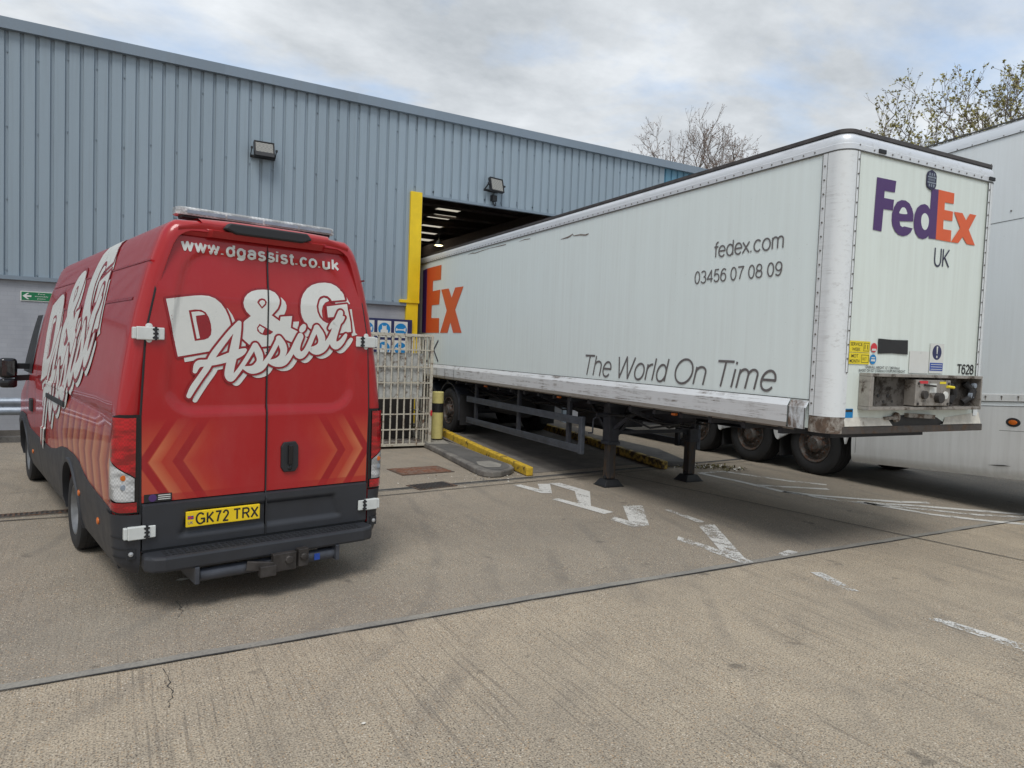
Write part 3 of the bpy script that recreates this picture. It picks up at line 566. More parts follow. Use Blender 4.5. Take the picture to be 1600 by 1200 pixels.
LOGO_SCRIPT = [[(-0.2168,2.0492,0.0169),(-0.2247,2.0397,0.0173),(-0.2358,2.0267,0.0181),(-0.2488,2.0111,0.0189),(-0.2626,1.9944,0.0197),(-0.2758,1.9777,0.0203),(-0.2889,1.9605,0.0208),(-0.3025,1.942,0.0212),(-0.3163,1.923,0.0216),(-0.3299,1.904,0.0219),(-0.3428,1.8857,0.0223),(-0.3551,1.8682,0.0226),(-0.3672,1.8509,0.0229),(-0.3789,1.8339,0.0233),(-0.3898,1.817,0.0234),(-0.3999,1.8,0.0235),(-0.4087,1.7829,0.0235),(-0.4163,1.7657,0.0232),(-0.4234,1.7486,0.0229),(-0.4306,1.7318,0.0225),(-0.4386,1.7156,0.0222),(-0.4476,1.7001,0.022),(-0.457,1.6851,0.0216),(-0.4667,1.6704,0.0213),(-0.4764,1.6558,0.021),(-0.486,1.6411,0.0209),(-0.4957,1.626,0.021),(-0.5057,1.6108,0.0214),(-0.5155,1.5956,0.0217),(-0.5247,1.5811,0.0219),(-0.5328,1.5674,0.0217),(-0.5399,1.554,0.021),(-0.5464,1.5406,0.02),(-0.552,1.5282,0.0187),(-0.5566,1.5177,0.0176),(-0.56,1.5102,0.0168)],[(-0.2168,2.0492,0.0169),(-0.2179,2.0423,0.0179),(-0.2195,2.0328,0.0194),(-0.2215,2.0214,0.0213),(-0.2237,2.0083,0.0231),(-0.226,1.9942,0.0245),(-0.2286,1.9784,0.0258),(-0.2316,1.9607,0.0272),(-0.2347,1.9418,0.0284),(-0.2379,1.9225,0.0294),(-0.2411,1.9034,0.0303),(-0.2444,1.8844,0.031),(-0.2477,1.865,0.0314),(-0.2511,1.8454,0.0317),(-0.2545,1.8263,0.0319),(-0.258,1.8081,0.0321),(-0.2617,1.7908,0.0323),(-0.2656,1.774,0.0323),(-0.2695,1.7578,0.0324),(-0.2731,1.7422,0.0325),(-0.276,1.7272,0.0324),(-0.2785,1.7124,0.0325),(-0.2808,1.6977,0.0328),(-0.2826,1.6838,0.0329),(-0.2835,1.6713,0.0327),(-0.2831,1.6608,0.0319),(-0.2815,1.6519,0.0303),(-0.2788,1.6441,0.0279),(-0.2752,1.6382,0.0253),(-0.2706,1.6348,0.0228),(-0.2651,1.6348,0.0209),(-0.2584,1.639,0.0195),(-0.2506,1.6468,0.0186),(-0.2419,1.6571,0.0179),(-0.2329,1.6687,0.0173),(-0.224,1.6803,0.0168),(-0.2152,1.6922,0.0166),(-0.2061,1.7052,0.0165),(-0.1968,1.719,0.0165),(-0.1875,1.7333,0.0165),(-0.1783,1.7478,0.0166),(-0.1689,1.763,0.0166),(-0.1593,1.779,0.0165),(-0.1498,1.7952,0.0165),(-0.1407,1.8109,0.0166),(-0.1322,1.8256,0.0167),(-0.124,1.8399,0.0172),(-0.1158,1.8543,0.0177),(-0.1083,1.8676,0.0184),(-0.102,1.8788,0.0189),(-0.0974,1.8869,0.0193)],[(-0.5215,1.6869,0.0152),(-0.5192,1.6945,0.0167),(-0.5164,1.7056,0.019),(-0.5125,1.7179,0.0215),(-0.5073,1.7294,0.0236),(-0.5005,1.7378,0.0251),(-0.4918,1.7423,0.0256),(-0.4815,1.7445,0.0255),(-0.4697,1.7454,0.0249),(-0.457,1.7461,0.0245),(-0.4436,1.748,0.0244),(-0.4292,1.7508,0.0247),(-0.4137,1.7539,0.0251),(-0.3974,1.7573,0.0258),(-0.3805,1.7612,0.0264),(-0.3634,1.7658,0.0272),(-0.3456,1.7714,0.0282),(-0.3269,1.7778,0.0296),(-0.308,1.7847,0.0309),(-0.2896,1.7917,0.0319),(-0.2726,1.7983,0.0324),(-0.2568,1.8047,0.0324),(-0.2416,1.8111,0.0319),(-0.2274,1.8173,0.0311),(-0.2145,1.8232,0.0299),(-0.2033,1.8285,0.0282),(-0.1939,1.8335,0.0259),(-0.186,1.8383,0.0227),(-0.1796,1.8425,0.0193),(-0.1745,1.846,0.0162),(-0.1707,1.8486,0.0142)],[(-0.095,1.8846,0.023),(-0.0909,1.8766,0.0237),(-0.0851,1.8652,0.0251),(-0.0784,1.852,0.0263),(-0.0721,1.8388,0.0274),(-0.0672,1.8273,0.028),(-0.0636,1.8176,0.0278),(-0.0606,1.8085,0.0272),(-0.0583,1.7999,0.0263),(-0.0569,1.7918,0.0253),(-0.0566,1.7839,0.0244),(-0.0575,1.7765,0.0236),(-0.0594,1.7696,0.0227),(-0.0622,1.7631,0.0217),(-0.0659,1.7565,0.021),(-0.0705,1.7496,0.0207),(-0.076,1.7418,0.0209),(-0.0823,1.7333,0.0215),(-0.0895,1.725,0.0223),(-0.0975,1.7178,0.023),(-0.106,1.7128,0.0229),(-0.1161,1.7102,0.0222),(-0.1276,1.7097,0.0209),(-0.1394,1.7103,0.0195),(-0.1502,1.7113,0.018),(-0.1586,1.7121,0.0166),(-0.1645,1.7128,0.0155),(-0.1687,1.7138,0.0144),(-0.1715,1.7149,0.0133),(-0.1736,1.716,0.0125),(-0.1753,1.7167,0.0118)],[(-0.1681,1.712,0.0142),(-0.1612,1.7099,0.0164),(-0.1516,1.7068,0.0196),(-0.1401,1.7034,0.0232),(-0.1277,1.701,0.0263),(-0.1154,1.7006,0.0284),(-0.1026,1.7019,0.0293),(-0.0886,1.7045,0.0293),(-0.0743,1.7084,0.0288),(-0.0605,1.7137,0.028),(-0.048,1.7208,0.0269),(-0.037,1.7301,0.0254),(-0.027,1.7414,0.0234),(-0.0177,1.7541,0.0212),(-0.0088,1.7673,0.0192),(-0.0002,1.7802,0.0178),(0.008,1.7923,0.0171),(0.0155,1.8043,0.0169),(0.0228,1.8167,0.017),(0.0302,1.83,0.0172),(0.0381,1.8448,0.0175),(0.0475,1.863,0.0176),(0.058,1.8842,0.018),(0.0684,1.9056,0.0183),(0.0774,1.9243,0.0186),(0.0837,1.9373,0.0189)],[(0.086,1.9448,0.0232),(0.0902,1.9382,0.024),(0.0963,1.9288,0.0253),(0.1032,1.9179,0.0266),(0.1098,1.9067,0.0277),(0.1149,1.8965,0.0284),(0.1187,1.8874,0.0286),(0.1218,1.8785,0.0285),(0.1242,1.8698,0.0281),(0.1257,1.8611,0.0274),(0.126,1.8522,0.0268),(0.1251,1.8431,0.0258),(0.123,1.8337,0.0246),(0.12,1.8244,0.0233),(0.1162,1.8155,0.0222),(0.1118,1.8072,0.0216),(0.1067,1.7995,0.0217),(0.1008,1.792,0.0225),(0.0943,1.7852,0.0233),(0.0872,1.7792,0.024),(0.0797,1.7744,0.0239),(0.0712,1.771,0.0232),(0.0617,1.7688,0.0219),(0.0519,1.7675,0.0204),(0.0427,1.7667,0.0188),(0.0348,1.7661,0.0175),(0.0282,1.7659,0.0163),(0.0223,1.7663,0.015),(0.0172,1.767,0.0139),(0.013,1.7677,0.0131),(0.01,1.7681,0.0124)],[(0.015,1.7658,0.0149),(0.0223,1.7643,0.0172),(0.0327,1.7619,0.0205),(0.0449,1.7595,0.0242),(0.0578,1.7576,0.0275),(0.07,1.7569,0.0297),(0.0818,1.757,0.0306),(0.094,1.7573,0.0306),(0.1064,1.7586,0.03),(0.1186,1.7619,0.0291),(0.1304,1.7679,0.0281),(0.142,1.7773,0.0267),(0.1535,1.7896,0.0248),(0.1647,1.8037,0.0228),(0.1754,1.8189,0.0209),(0.1853,1.8339,0.0196),(0.1943,1.8496,0.0191),(0.2026,1.8664,0.0189),(0.2103,1.8836,0.0191),(0.2176,1.9002,0.0195),(0.2248,1.9152,0.0198),(0.2323,1.9294,0.0202),(0.2399,1.9433,0.0208),(0.247,1.9559,0.0214),(0.2531,1.9666,0.0219),(0.2574,1.9742,0.0223)],[(0.2602,1.9668,0.0231),(0.2565,1.9591,0.0237),(0.2512,1.9483,0.0246),(0.2453,1.9357,0.0255),(0.2397,1.9227,0.0265),(0.2354,1.9106,0.0274),(0.2321,1.8991,0.0282),(0.2291,1.8873,0.029),(0.2269,1.8757,0.0299),(0.2261,1.8648,0.0305),(0.2273,1.8551,0.0308),(0.2308,1.8459,0.031),(0.2364,1.837,0.0309),(0.2433,1.8291,0.0307),(0.2509,1.8234,0.0302),(0.2584,1.8207,0.0295),(0.2661,1.8214,0.0283),(0.2746,1.8249,0.0265),(0.2833,1.8307,0.0247),(0.2918,1.8382,0.0231),(0.2999,1.8471,0.0218),(0.3076,1.8579,0.0209),(0.3151,1.8712,0.0202),(0.3223,1.8857,0.0198),(0.3292,1.9003,0.0194),(0.3355,1.9141,0.0193),(0.3411,1.9267,0.0191),(0.3461,1.939,0.019),(0.3508,1.9511,0.019),(0.3555,1.9634,0.0192),(0.3607,1.9761,0.0194),(0.367,1.9903,0.0197),(0.374,2.0059,0.0202),(0.381,2.0212,0.0208),(0.3871,2.0344,0.0213),(0.3913,2.0437,0.0217)],[(0.2653,2.0173,0.0189),(0.2667,2.0195,0.0198),(0.2686,2.0224,0.0212),(0.2709,2.0259,0.0226),(0.2733,2.0296,0.0237),(0.2754,2.0329,0.0242),(0.2774,2.0363,0.0238),(0.2796,2.0399,0.0226),(0.2816,2.0434,0.0212),(0.2833,2.0464,0.0199),(0.2845,2.0485,0.019)],[(0.3913,2.0437,0.0244),(0.3963,2.0361,0.0253),(0.4035,2.0254,0.0267),(0.4116,2.0129,0.0284),(0.4193,2.0003,0.0298),(0.4253,1.989,0.0305),(0.4296,1.9792,0.0308),(0.4331,1.9699,0.0306),(0.4357,1.9609,0.0302),(0.4372,1.9521,0.0295),(0.4374,1.9433,0.0287),(0.4359,1.9345,0.0278),(0.4331,1.9256,0.0264),(0.4292,1.917,0.025),(0.4245,1.9089,0.0238),(0.4194,1.9016,0.0231),(0.4135,1.895,0.0234),(0.4069,1.8888,0.024),(0.3996,1.8832,0.025),(0.3922,1.8786,0.0256),(0.3848,1.8749,0.0257),(0.3771,1.8726,0.0249),(0.3688,1.8715,0.0236),(0.3607,1.8712,0.0218),(0.3533,1.8713,0.0202),(0.3473,1.8713,0.0187),(0.3428,1.8713,0.0175),(0.3395,1.8718,0.0163),(0.3371,1.8724,0.0151),(0.3353,1.873,0.0141),(0.3339,1.8734,0.0133)],[(0.3393,1.871,0.016),(0.3461,1.869,0.0185),(0.3557,1.8657,0.0221),(0.367,1.8624,0.0262),(0.379,1.8601,0.0297),(0.3906,1.8598,0.032),(0.4021,1.8614,0.0327),(0.4143,1.8643,0.0323),(0.4266,1.8686,0.0313),(0.4386,1.8744,0.0301),(0.4499,1.8821,0.0288),(0.4604,1.892,0.0274),(0.4704,1.9042,0.0257),(0.48,1.9178,0.0238),(0.4891,1.9319,0.0222),(0.4978,1.9456,0.0211),(0.5065,1.9602,0.0206),(0.5152,1.9761,0.0205),(0.5232,1.9916,0.0208),(0.53,2.005,0.0211),(0.5349,2.0145,0.0212)],[(0.5923,2.1735,0.024),(0.5895,2.1644,0.0251),(0.5857,2.1517,0.0267),(0.5812,2.1366,0.0283),(0.5764,2.1205,0.0299),(0.5716,2.1047,0.031),(0.5668,2.0886,0.0315),(0.5617,2.0715,0.0316),(0.5564,2.0539,0.0316),(0.5514,2.0367,0.0315),(0.547,2.0202,0.0314),(0.5426,2.0043,0.0314),(0.538,1.9885,0.0314),(0.534,1.9733,0.0314),(0.5315,1.9593,0.0313),(0.5311,1.9469,0.0313),(0.5333,1.9356,0.0314),(0.5376,1.925,0.0315),(0.5434,1.916,0.0316),(0.5501,1.9095,0.0315),(0.5574,1.9062,0.031),(0.5656,1.9069,0.0299),(0.575,1.9108,0.0285),(0.5851,1.9173,0.0267),(0.5952,1.9253,0.0249),(0.6046,1.934,0.0233),(0.6139,1.9447,0.0216),(0.6234,1.9582,0.0199),(0.6325,1.9723,0.0182),(0.6402,1.9847,0.0164),(0.6457,1.9933,0.0146)],[(0.5007,2.0439,0.0111),(0.5048,2.0492,0.0127),(0.5105,2.0568,0.0149),(0.5173,2.0655,0.0175),(0.525,2.0742,0.02),(0.5331,2.0818,0.0223),(0.542,2.0881,0.0247),(0.5522,2.0939,0.0273),(0.5628,2.0995,0.0297),(0.5732,2.1049,0.0312),(0.5828,2.1105,0.031),(0.5918,2.1166,0.0287),(0.6009,2.1232,0.0244),(0.6094,2.1295,0.0192),(0.6165,2.1349,0.0144),(0.6216,2.1388,0.0111)]]
LOGO_SHIFT = (0.0439,-0.0313)
SIDE_AFFINE = [[-2.1718,0.2468,2.1965],[0.0707,2.1713,-2.4657]]
FE_F = [(0.4329,3.6596),(0.7104,3.6626),(0.7009,3.5537),(0.5513,3.5495),(0.5503,3.4826),(0.6951,3.4838),(0.6873,3.3831),(0.5504,3.379),(0.5409,3.1689),(0.418,3.1728)]
FE_E1 = [(0.998,3.3144),(0.9991,3.3803),(0.9726,3.4345),(0.929,3.4782),(0.8672,3.4996),(0.8032,3.4962),(0.7445,3.4709),(0.7017,3.4171),(0.6797,3.358),(0.6785,3.2935),(0.6964,3.2391),(0.7365,3.1919),(0.7927,3.1639),(0.8626,3.1583),(0.9258,3.1749),(0.9698,3.2043),(0.9994,3.2487),(0.8711,3.254),(0.8413,3.2425),(0.8091,3.2568),(0.7951,3.2941)]
FE_E1H = [(0.7878,3.3679),(0.7927,3.396),(0.8156,3.4232),(0.8456,3.4318),(0.8724,3.4221),(0.8901,3.3998),(0.8953,3.3744)]
FE_D = [(1.2527,3.666),(1.3644,3.6712),(1.3672,3.1833),(1.2525,3.1797),(1.2574,3.2104),(1.2175,3.1777),(1.1652,3.1622),(1.0976,3.1684),(1.0488,3.2046),(1.0168,3.2589),(1.0075,3.3237),(1.0165,3.3906),(1.0471,3.452),(1.0991,3.4882),(1.1617,3.5044),(1.2114,3.4924),(1.25,3.4605)]
FE_DH = [(1.1193,3.345),(1.1283,3.3875),(1.1578,3.4126),(1.1929,3.4119),(1.2252,3.3874),(1.2399,3.3507),(1.2344,3.3),(1.2111,3.2639),(1.177,3.2551),(1.1455,3.2733),(1.1257,3.3092)]
FE_E2 = [(1.3644,3.6712),(1.6228,3.6688),(1.6232,3.563),(1.4766,3.5596),(1.4791,3.4854),(1.6203,3.4857),(1.6194,3.3914),(1.4731,3.3863),(1.4774,3.2951),(1.6128,3.2964),(1.6143,3.18),(1.3673,3.1816)]
FE_X = [(1.6374,3.486),(1.7781,3.4911),(1.847,3.4248),(1.9035,3.4976),(2.0167,3.4972),(1.9044,3.3355),(2.0287,3.1873),(1.8859,3.1869),(1.8081,3.252),(1.7403,3.1825),(1.6143,3.18),(1.7549,3.3363)]
FS_E = [(10.9512,3.7255),(10.0434,3.7264),(10.053,3.4047),(10.5384,3.415),(10.5378,3.1827),(10.0724,3.1905),(10.1113,2.8681),(10.5706,2.8691),(10.5754,2.5819),(10.0845,2.57),(10.0751,2.248),(10.9232,2.2527)]
FS_D = [(11.2187,3.7043),(10.9405,3.7245),(10.9124,2.2526),(11.1841,2.2541)]
FS_X = [(10.0143,3.187),(9.5748,3.1842),(9.3947,2.9824),(9.2182,3.1821),(8.7764,3.1769),(9.1779,2.7236),(8.7946,2.2408),(9.2497,2.2434),(9.4206,2.4632),(9.5647,2.2451),(10.0072,2.2476),(9.6531,2.7231)]

# ------------------------------------------------------------------ ground, joints, markings
WY = 15.0
g = MB(); g.add([(-150, -150, 0), (150, -150, 0), (150, 150, 0), (-150, 150, 0)], [(0, 1, 2, 3)])
struct(g, 'ground', M['concrete'])
def strip(pts, w, z, name, mat, off=0.0, jit=0.0):
    mb = MB(); rnd = random.Random(3)
    P = []
    for a, b in zip(pts[:-1], pts[1:]):
        n = max(1, int(math.dist(a, b) / 0.18))
        for i in range(n): P.append((a[0] + (b[0] - a[0]) * i / n, a[1] + (b[1] - a[1]) * i / n))
    P.append(pts[-1]); v = []
    for i, p in enumerate(P):
        q = P[min(i + 1, len(P) - 1)]; r = P[max(i - 1, 0)]
        d = Vector((q[0] - r[0], q[1] - r[1], 0)).normalized(); s = Vector((-d.y, d.x, 0))
        j1, j2 = (rnd.uniform(-jit, jit), rnd.uniform(-jit, jit))
        c = Vector((p[0], p[1], z)) + s * off
        v += [c - s * (w / 2 + j1), c + s * (w / 2 + j2)]
    mb.add(v, [(2 * i, 2 * i + 2, 2 * i + 3, 2 * i + 1) for i in range(len(P) - 1)])
    return struct(mb, name, mat)
J1 = [(-14, 4.49), (-0.53, 4.49), (2.62, 4.53), (6.0, 4.52), (10.1, 4.48), (20, 4.44)]
strip(J1, 0.085, 0.004, 'joint_edge_band', M['joint_band'], 0.048, 0.012)
strip(J1, 0.015, 0.008, 'expansion_joint', M['sealant'], 0, 0.005)
strip([(6.95, 9.0), (7.07, 8.39), (7.77, 4.49), (8.05, 3.0), (9.2, -3)], 0.018, 0.008, 'expansion_joint', M['sealant'], 0, 0.004)
strip([(-6, 8.72), (3.0, 8.52), (4.6, 8.68), (8.7, 9.12), (14, 9.5)], 0.02, 0.008, 'expansion_joint', M['sealant'], 0, 0.004)
# cracks in the near bay
def crack(pts, w):
    rnd = random.Random(5); P = []
    for a, b in zip(pts[:-1], pts[1:]):
        for i in range(7):
            t = i / 7; P.append((a[0] + (b[0] - a[0]) * t + rnd.uniform(-.013, .013), a[1] + (b[1] - a[1]) * t))
    mb = MB(); v = []
    for p in P:
        ww = w * rnd.uniform(0.25, 1.0); v += [(p[0] - ww, p[1], 0.004), (p[0] + ww, p[1], 0.004)]
    mb.add(v, [(2 * i, 2 * i + 2, 2 * i + 3, 2 * i + 1) for i in range(len(P) - 1)])
    struct(mb, 'crack', M['sealant'])
crack([(0.24, 4.43), (0.27, 4.15), (0.25, 3.9)], 0.0035)
crack([(0.25, 3.35), (0.33, 3.15), (0.37, 2.8), (0.36, 2.4), (0.40, 1.9)], 0.0035)
crack([(0.38, 5.55), (0.41, 5.35), (0.38, 5.2)], 0.004)
# linear drains
def channel(pts, w, name):
    strip(pts, w + 0.05, 0.004, name + '_frame', M['joint_band'], 0, 0.004)
    mb = MB()
    for a, b in zip(pts[:-1], pts[1:]):
        L = math.dist(a, b); n = int(L / 0.045); d = Vector((b[0] - a[0], b[1] - a[1], 0)) / L; s = Vector((-d.y, d.x, 0))
        for i in range(n):
            c = Vector((a[0], a[1], 0.006)) + d * (L * (i + .5) / n)
            mb.bar(c - s * w / 2, c + s * w / 2, 0.022, 0.012)
        for k in (-1, 1): mb.bar(Vector((a[0], a[1], .006)) + s * k * w / 2, Vector((b[0], b[1], .006)) + s * k * w / 2, 0.016, 0.014)
    mb2 = MB(); v = []
    for p in pts: v += [(p[0], p[1] - w / 2, 0.0062), (p[0], p[1] + w / 2, 0.0062)]
    mb.k = 1
    mb.add(v, [(2 * i, 2 * i + 2, 2 * i + 3, 2 * i + 1) for i in range(len(pts) - 1)])
    return mb
d = channel([(-7, 8.60), (-1.05, 8.84), (1.5, 8.92)], 0.13, 'drain').build('drain_channel', [M['drain_iron'], M['sealant']])
tag(d, 'narrow dark iron slot drain in the concrete left of the red van', 'drain')
strip([(1.5, 8.92), (3.08, 8.86), (4.64, 8.98), (8.67, 9.32), (13, 9.7)], 0.13, 0.004, 'drain_line', M['kerb_conc'], 0, 0.008)
strip([(1.5, 8.92), (3.08, 8.86), (4.64, 8.98), (8.67, 9.32), (13, 9.7)], 0.045, 0.008, 'drain_slot', M['sealant'], 0, 0.006)
# gully grate and manhole cover in front of the cage
gt = thing('gully_grate', 'small dark iron gully grate beside the drain line in front of the metal cage', 'grate', (3.82, 8.93, 0), R(10))
mb = MB(); mb.box(-.31, .31, -.18, .18, .002, .009); mb.build('frame', M['drain_iron'], gt)
mb = MB()
for i in range(11): mb.box(-.27 + i * .05, -.245 + i * .05, -.15, .15, .0095, .016)
mb.build('bars', M['sealant'], gt)
mh = thing('manhole_cover', 'rust coloured rectangular manhole cover in the concrete in front of the metal cage', 'manhole cover', (4.12, 10.1, 0), R(4))
mb = MB(); mb.box(-.44, .44, -.30, .30, .002, .008); mb.build('frame', M['drain_iron'], mh)
mb = MB(); mb.box(-.40, .40, -.26, .26, .0085, .012)
for i in range(15):
    mb.box(-.37 + i * .053, -.352 + i * .053, -.23, .23, .012, .016)
mb.build('lid', M['manhole_iron'], mh)
# painted markings
def marking(polys, mat, name='road_marking'):
    for poly in polys:
        mb = MB(); mb.add([(x, y, 0.0045) for x, y in poly], [tuple(range(len(poly)))])
        struct(mb, name, mat)
marking([[(4.93, 8.62), (5.02, 8.0), (5.16, 7.93), (5.50, 8.52), (5.32, 8.57), (5.14, 8.22), (5.06, 8.6)],
         [(5.50, 8.58), (5.68, 8.53), (5.74, 7.86), (5.21, 7.10), (5.27, 6.72), (5.10, 6.68), (4.95, 7.60), (5.06, 7.62), (5.14, 7.28), (5.54, 7.94)]], M['paint_fresh'])
marking([[(5.62, 6.98), (5.86, 6.88), (5.24, 6.02), (5.03, 6.07), (5.00, 6.42), (5.13, 6.52), (5.17, 6.30)],
         [(5.80, 5.83), (6.02, 5.80), (5.30, 4.70), (5.26, 4.53), (5.14, 4.56), (5.13, 5.45), (5.24, 5.55), (5.28, 5.0)]], M['paint_worn'])
marking([[(5.52, 4.12), (5.62, 4.08), (5.46, 3.60), (5.36, 3.66)], [(5.38, 2.98), (5.49, 2.95), (5.56, 2.28), (5.40, 2.22)],
         [(5.42, 1.4), (5.55, 1.4), (5.55, 0.3), (5.42, 0.3)], [(5.72, 4.66), (5.95, 4.72), (5.98, 4.62), (5.74, 4.58)],
         [(5.98, 6.6), (6.06, 6.55), (6.0, 5.9), (5.9, 5.95)]], M['paint_worn'])
def line(pts, w, mat):
    o = strip(pts, w, 0.0045, 'road_marking', mat, 0, 0.012); return o
line([(8.44, 8.48), (8.52, 7.6), (8.52, 6.93), (8.75, 6.55), (9.55, 5.80), (9.95, 5.6)], 0.11, M['paint_fresh'])
line([(8.55, 7.4), (9.15, 6.95), (9.4, 6.8)], 0.11, M['paint_fresh'])
line([(9.0, 8.47), (9.1, 8.2), (9.38, 7.47), (9.7, 7.05)], 0.11, M['paint_worn'])
line([(8.52, 6.9), (8.72, 6.3), (8.9, 5.98), (9.35, 5.45), (9.8, 4.9), (10.5, 4.45)], 0.10, M['paint_worn'])
line([(8.95, 6.0), (9.6, 5.5), (10.4, 4.75), (11.3, 4.1)], 0.12, M['paint_fresh'])
line([(9.0, 5.95), (9.2, 5.15), (9.6, 4.6), (10.2, 4.0), (11, 3.4)], 0.11, M['paint_fresh'])
line([(8.4, 8.5), (8.9, 8.52), (9.05, 8.48)], 0.09, M['paint_worn'])

# lane up into the loading door, hall floor
ra = MB()
ra.add([(5.55, 9.35, 0.004), (8.6, 9.62, 0.004), (9.6, 14.0, .17), (5.7, 14.0, .17), (9.8, 15, .19), (5.7, 15, .19), (5.4, 15, 0), (5.4, 9.35, 0)], [(0, 1, 2, 3), (3, 2, 4, 5)])
struct(ra, 'ramp', M['ramp_floor'])
hf = MB(); hf.box(-12, 30, 15.0, 52, 0.0, 0.19); struct(hf, 'hall_floor', M['ramp_floor'])

# ------------------------------------------------------------------ warehouse
wh = thing('warehouse', 'long warehouse with ribbed blue grey cladding over painted brick and an open loading door', 'warehouse', (0, WY, 0))
X0, X1 = -16.0, 32.0
OX0, OX1, OZ = 5.93, 9.95, 5.36
PER = 0.22
def clad(xa, xb, mat, name):
    mb = MB(); k0 = math.ceil((xa - 2.03) / PER); x = xa; cols = []
    edges = [xa]
    k = k0
    while 2.03 + k * PER < xb:
        c = 2.03 + k * PER
        edges += [c]; k += 1
    def zlow(x): return OZ if OX0 - 0.02 < x < OX1 else 2.90
    for c in edges[1:]:
        zl = zlow(c + PER / 2)
        zt = 7.12
        p = [(c - .032, 0), (c - .018, .034), (c + .018, .034), (c + .032, 0), (c + PER - .032, 0)]
        zs = [zl, zt]
        v = [(a, d, z) for z in zs for a, d in p]
        mb.add(v, [(i, i + 1, i + 6, i + 5) for i in range(4)], 0)
    # fixing screws
    mb.k = 1
    for i, c in enumerate(edges[1:]):
        if i % 2: continue
        for z in (3.0, 4.22, 5.46, 6.72):
            zz_ = z + (0.06 * ((i * 7) % 3 - 1))
            if OX0 - .1 < c < OX1 + .1 and zz_ < OZ + 0.05: zz_ = OZ + .1 if z == 4.22 else None
            if zz_ is None: continue
            mb.cyl((c + .012, .034, zz_), (c + .012, .014, zz_), .016, n=6)
    return mb.build(name, [mat, M['flashing']], wh, fix=False)
clad(X0, 12.83, M['clad_blue'], 'cladding')
clad(12.81, X1, M['clad_teal'], 'cladding')
mb = MB(); mb.box(X0, X1, -.10, .30, 7.06, 7.24); mb.box(X0, X1, -.075, .3, 7.241, 7.26); mb.build('coping', M['flashing'], wh)
mb = MB(); mb.box(X0, OX0 - .27, -.055, .05, 2.83, 2.90); mb.box(OX1, X1, -.055, .05, 2.83, 2.90); mb.build('drip_flashing', M['flashing'], wh)
mb = MB(); mb.box(OX0 - .02, OX1, -.02, .06, OZ - .05, OZ); mb.build('lintel_flashing', M['flashing'], wh)
mb = MB(); mb.box(X0, OX0 - .24, .02, .30, 0, 2.83); mb.box(OX1, X1, .02, .30, 0, 2.83); mb.build('brick_wall', M['painted_brick'], wh)
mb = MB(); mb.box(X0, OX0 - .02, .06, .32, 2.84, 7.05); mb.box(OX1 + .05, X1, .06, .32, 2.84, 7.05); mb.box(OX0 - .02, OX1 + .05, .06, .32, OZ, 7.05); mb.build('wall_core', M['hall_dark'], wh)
fr = thing('door_frame', None, None); fr.parent = wh
mb = MB()
mb.box(OX0 - .27, OX0, -.07, .34, 2.97, 5.385)
mb.box(OX0 - .30, OX0 - .02, -.06, .33, 0, 2.90)
mb.box(OX0 - .46, OX0, -.085, .33, 2.90, 2.968)
mb.build('post', M['yellow_frame'], fr, bevel=.006)
mb = MB(); mb.box(OX1 + .002, OX1 + .25, -.07, .34, 0, OZ - .06); mb.build('post', M['flashing'], fr, bevel=.006)
# hall: back and side walls, roof with purlins and translucent rooflights
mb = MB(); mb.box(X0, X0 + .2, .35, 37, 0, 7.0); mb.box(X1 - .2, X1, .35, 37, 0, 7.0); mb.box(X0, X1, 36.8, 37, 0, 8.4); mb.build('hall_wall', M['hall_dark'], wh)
def rz_(y): return 7.0 + y * 0.0
holes = []
RL = [(10.55, 8.76), (10.90, 10.40), (11.40, 12.36), (11.92, 14.17), (12.5, 16.2)]
roof = MB(); rl = []
ys = [0.33]
for x_, y_ in RL: ys += [y_ - .42, y_ + .42]
ys += [36.8]
for i in range(len(ys) - 1):
    a, b = ys[i], ys[i + 1]
    if i % 2 == 1:
        x_, y_ = RL[i // 2]
        roof.box(X0, x_ - .46, a, b, 7.0, 7.06); roof.box(x_ + .46, X1, a, b, 7.0, 7.06)
        rl.append((x_, a, b))
    else: roof.box(X0, X1, a, b, 7.0, 7.06)
roof.build('roof', M['hall_roof'], wh)
for x_, a, b in rl:
    mb = MB(); mb.box(x_ - .46, x_ + .46, a, b, 7.0, 7.004); mb.build('rooflight', M['rooflight'], wh)
mb = MB()
for i in range(20): mb.box(X0 + .3, X1 - .3, 1.3 + i * 1.75, 1.38 + i * 1.75, 6.90, 6.995)
for x_ in (0, 6.2, 12.9, 19): mb.box(x_ - .1, x_ + .1, .4, 36.7, 6.3, 6.775)
mb.build('roof_beams', M['hall_roof'], wh)
lamp = thing('high_bay_lamp', 'small lit yellowish lamp hanging under the warehouse roof inside the loading door', 'lamp', (11.55, WY + 12.1, 6.15))
mb = MB(); mb.lathe((0, 0, 0), (0, 0, 1), [(0.22, .05), (.16, .09), (0.02, .2), (0, .21)], 20); mb.cyl((0, 0, .2), (0, 0, .62), .012, n=6); mb.build('lamp_shade', M['galv'], lamp)
mb = MB(); mb.lathe((0, 0, .02), (0, 0, 1), [(-.05, .0), (-.03, .12), (0.0, .17), (.03, .17)], 20); mb.build('bulb', M['lit_lamp'], lamp)

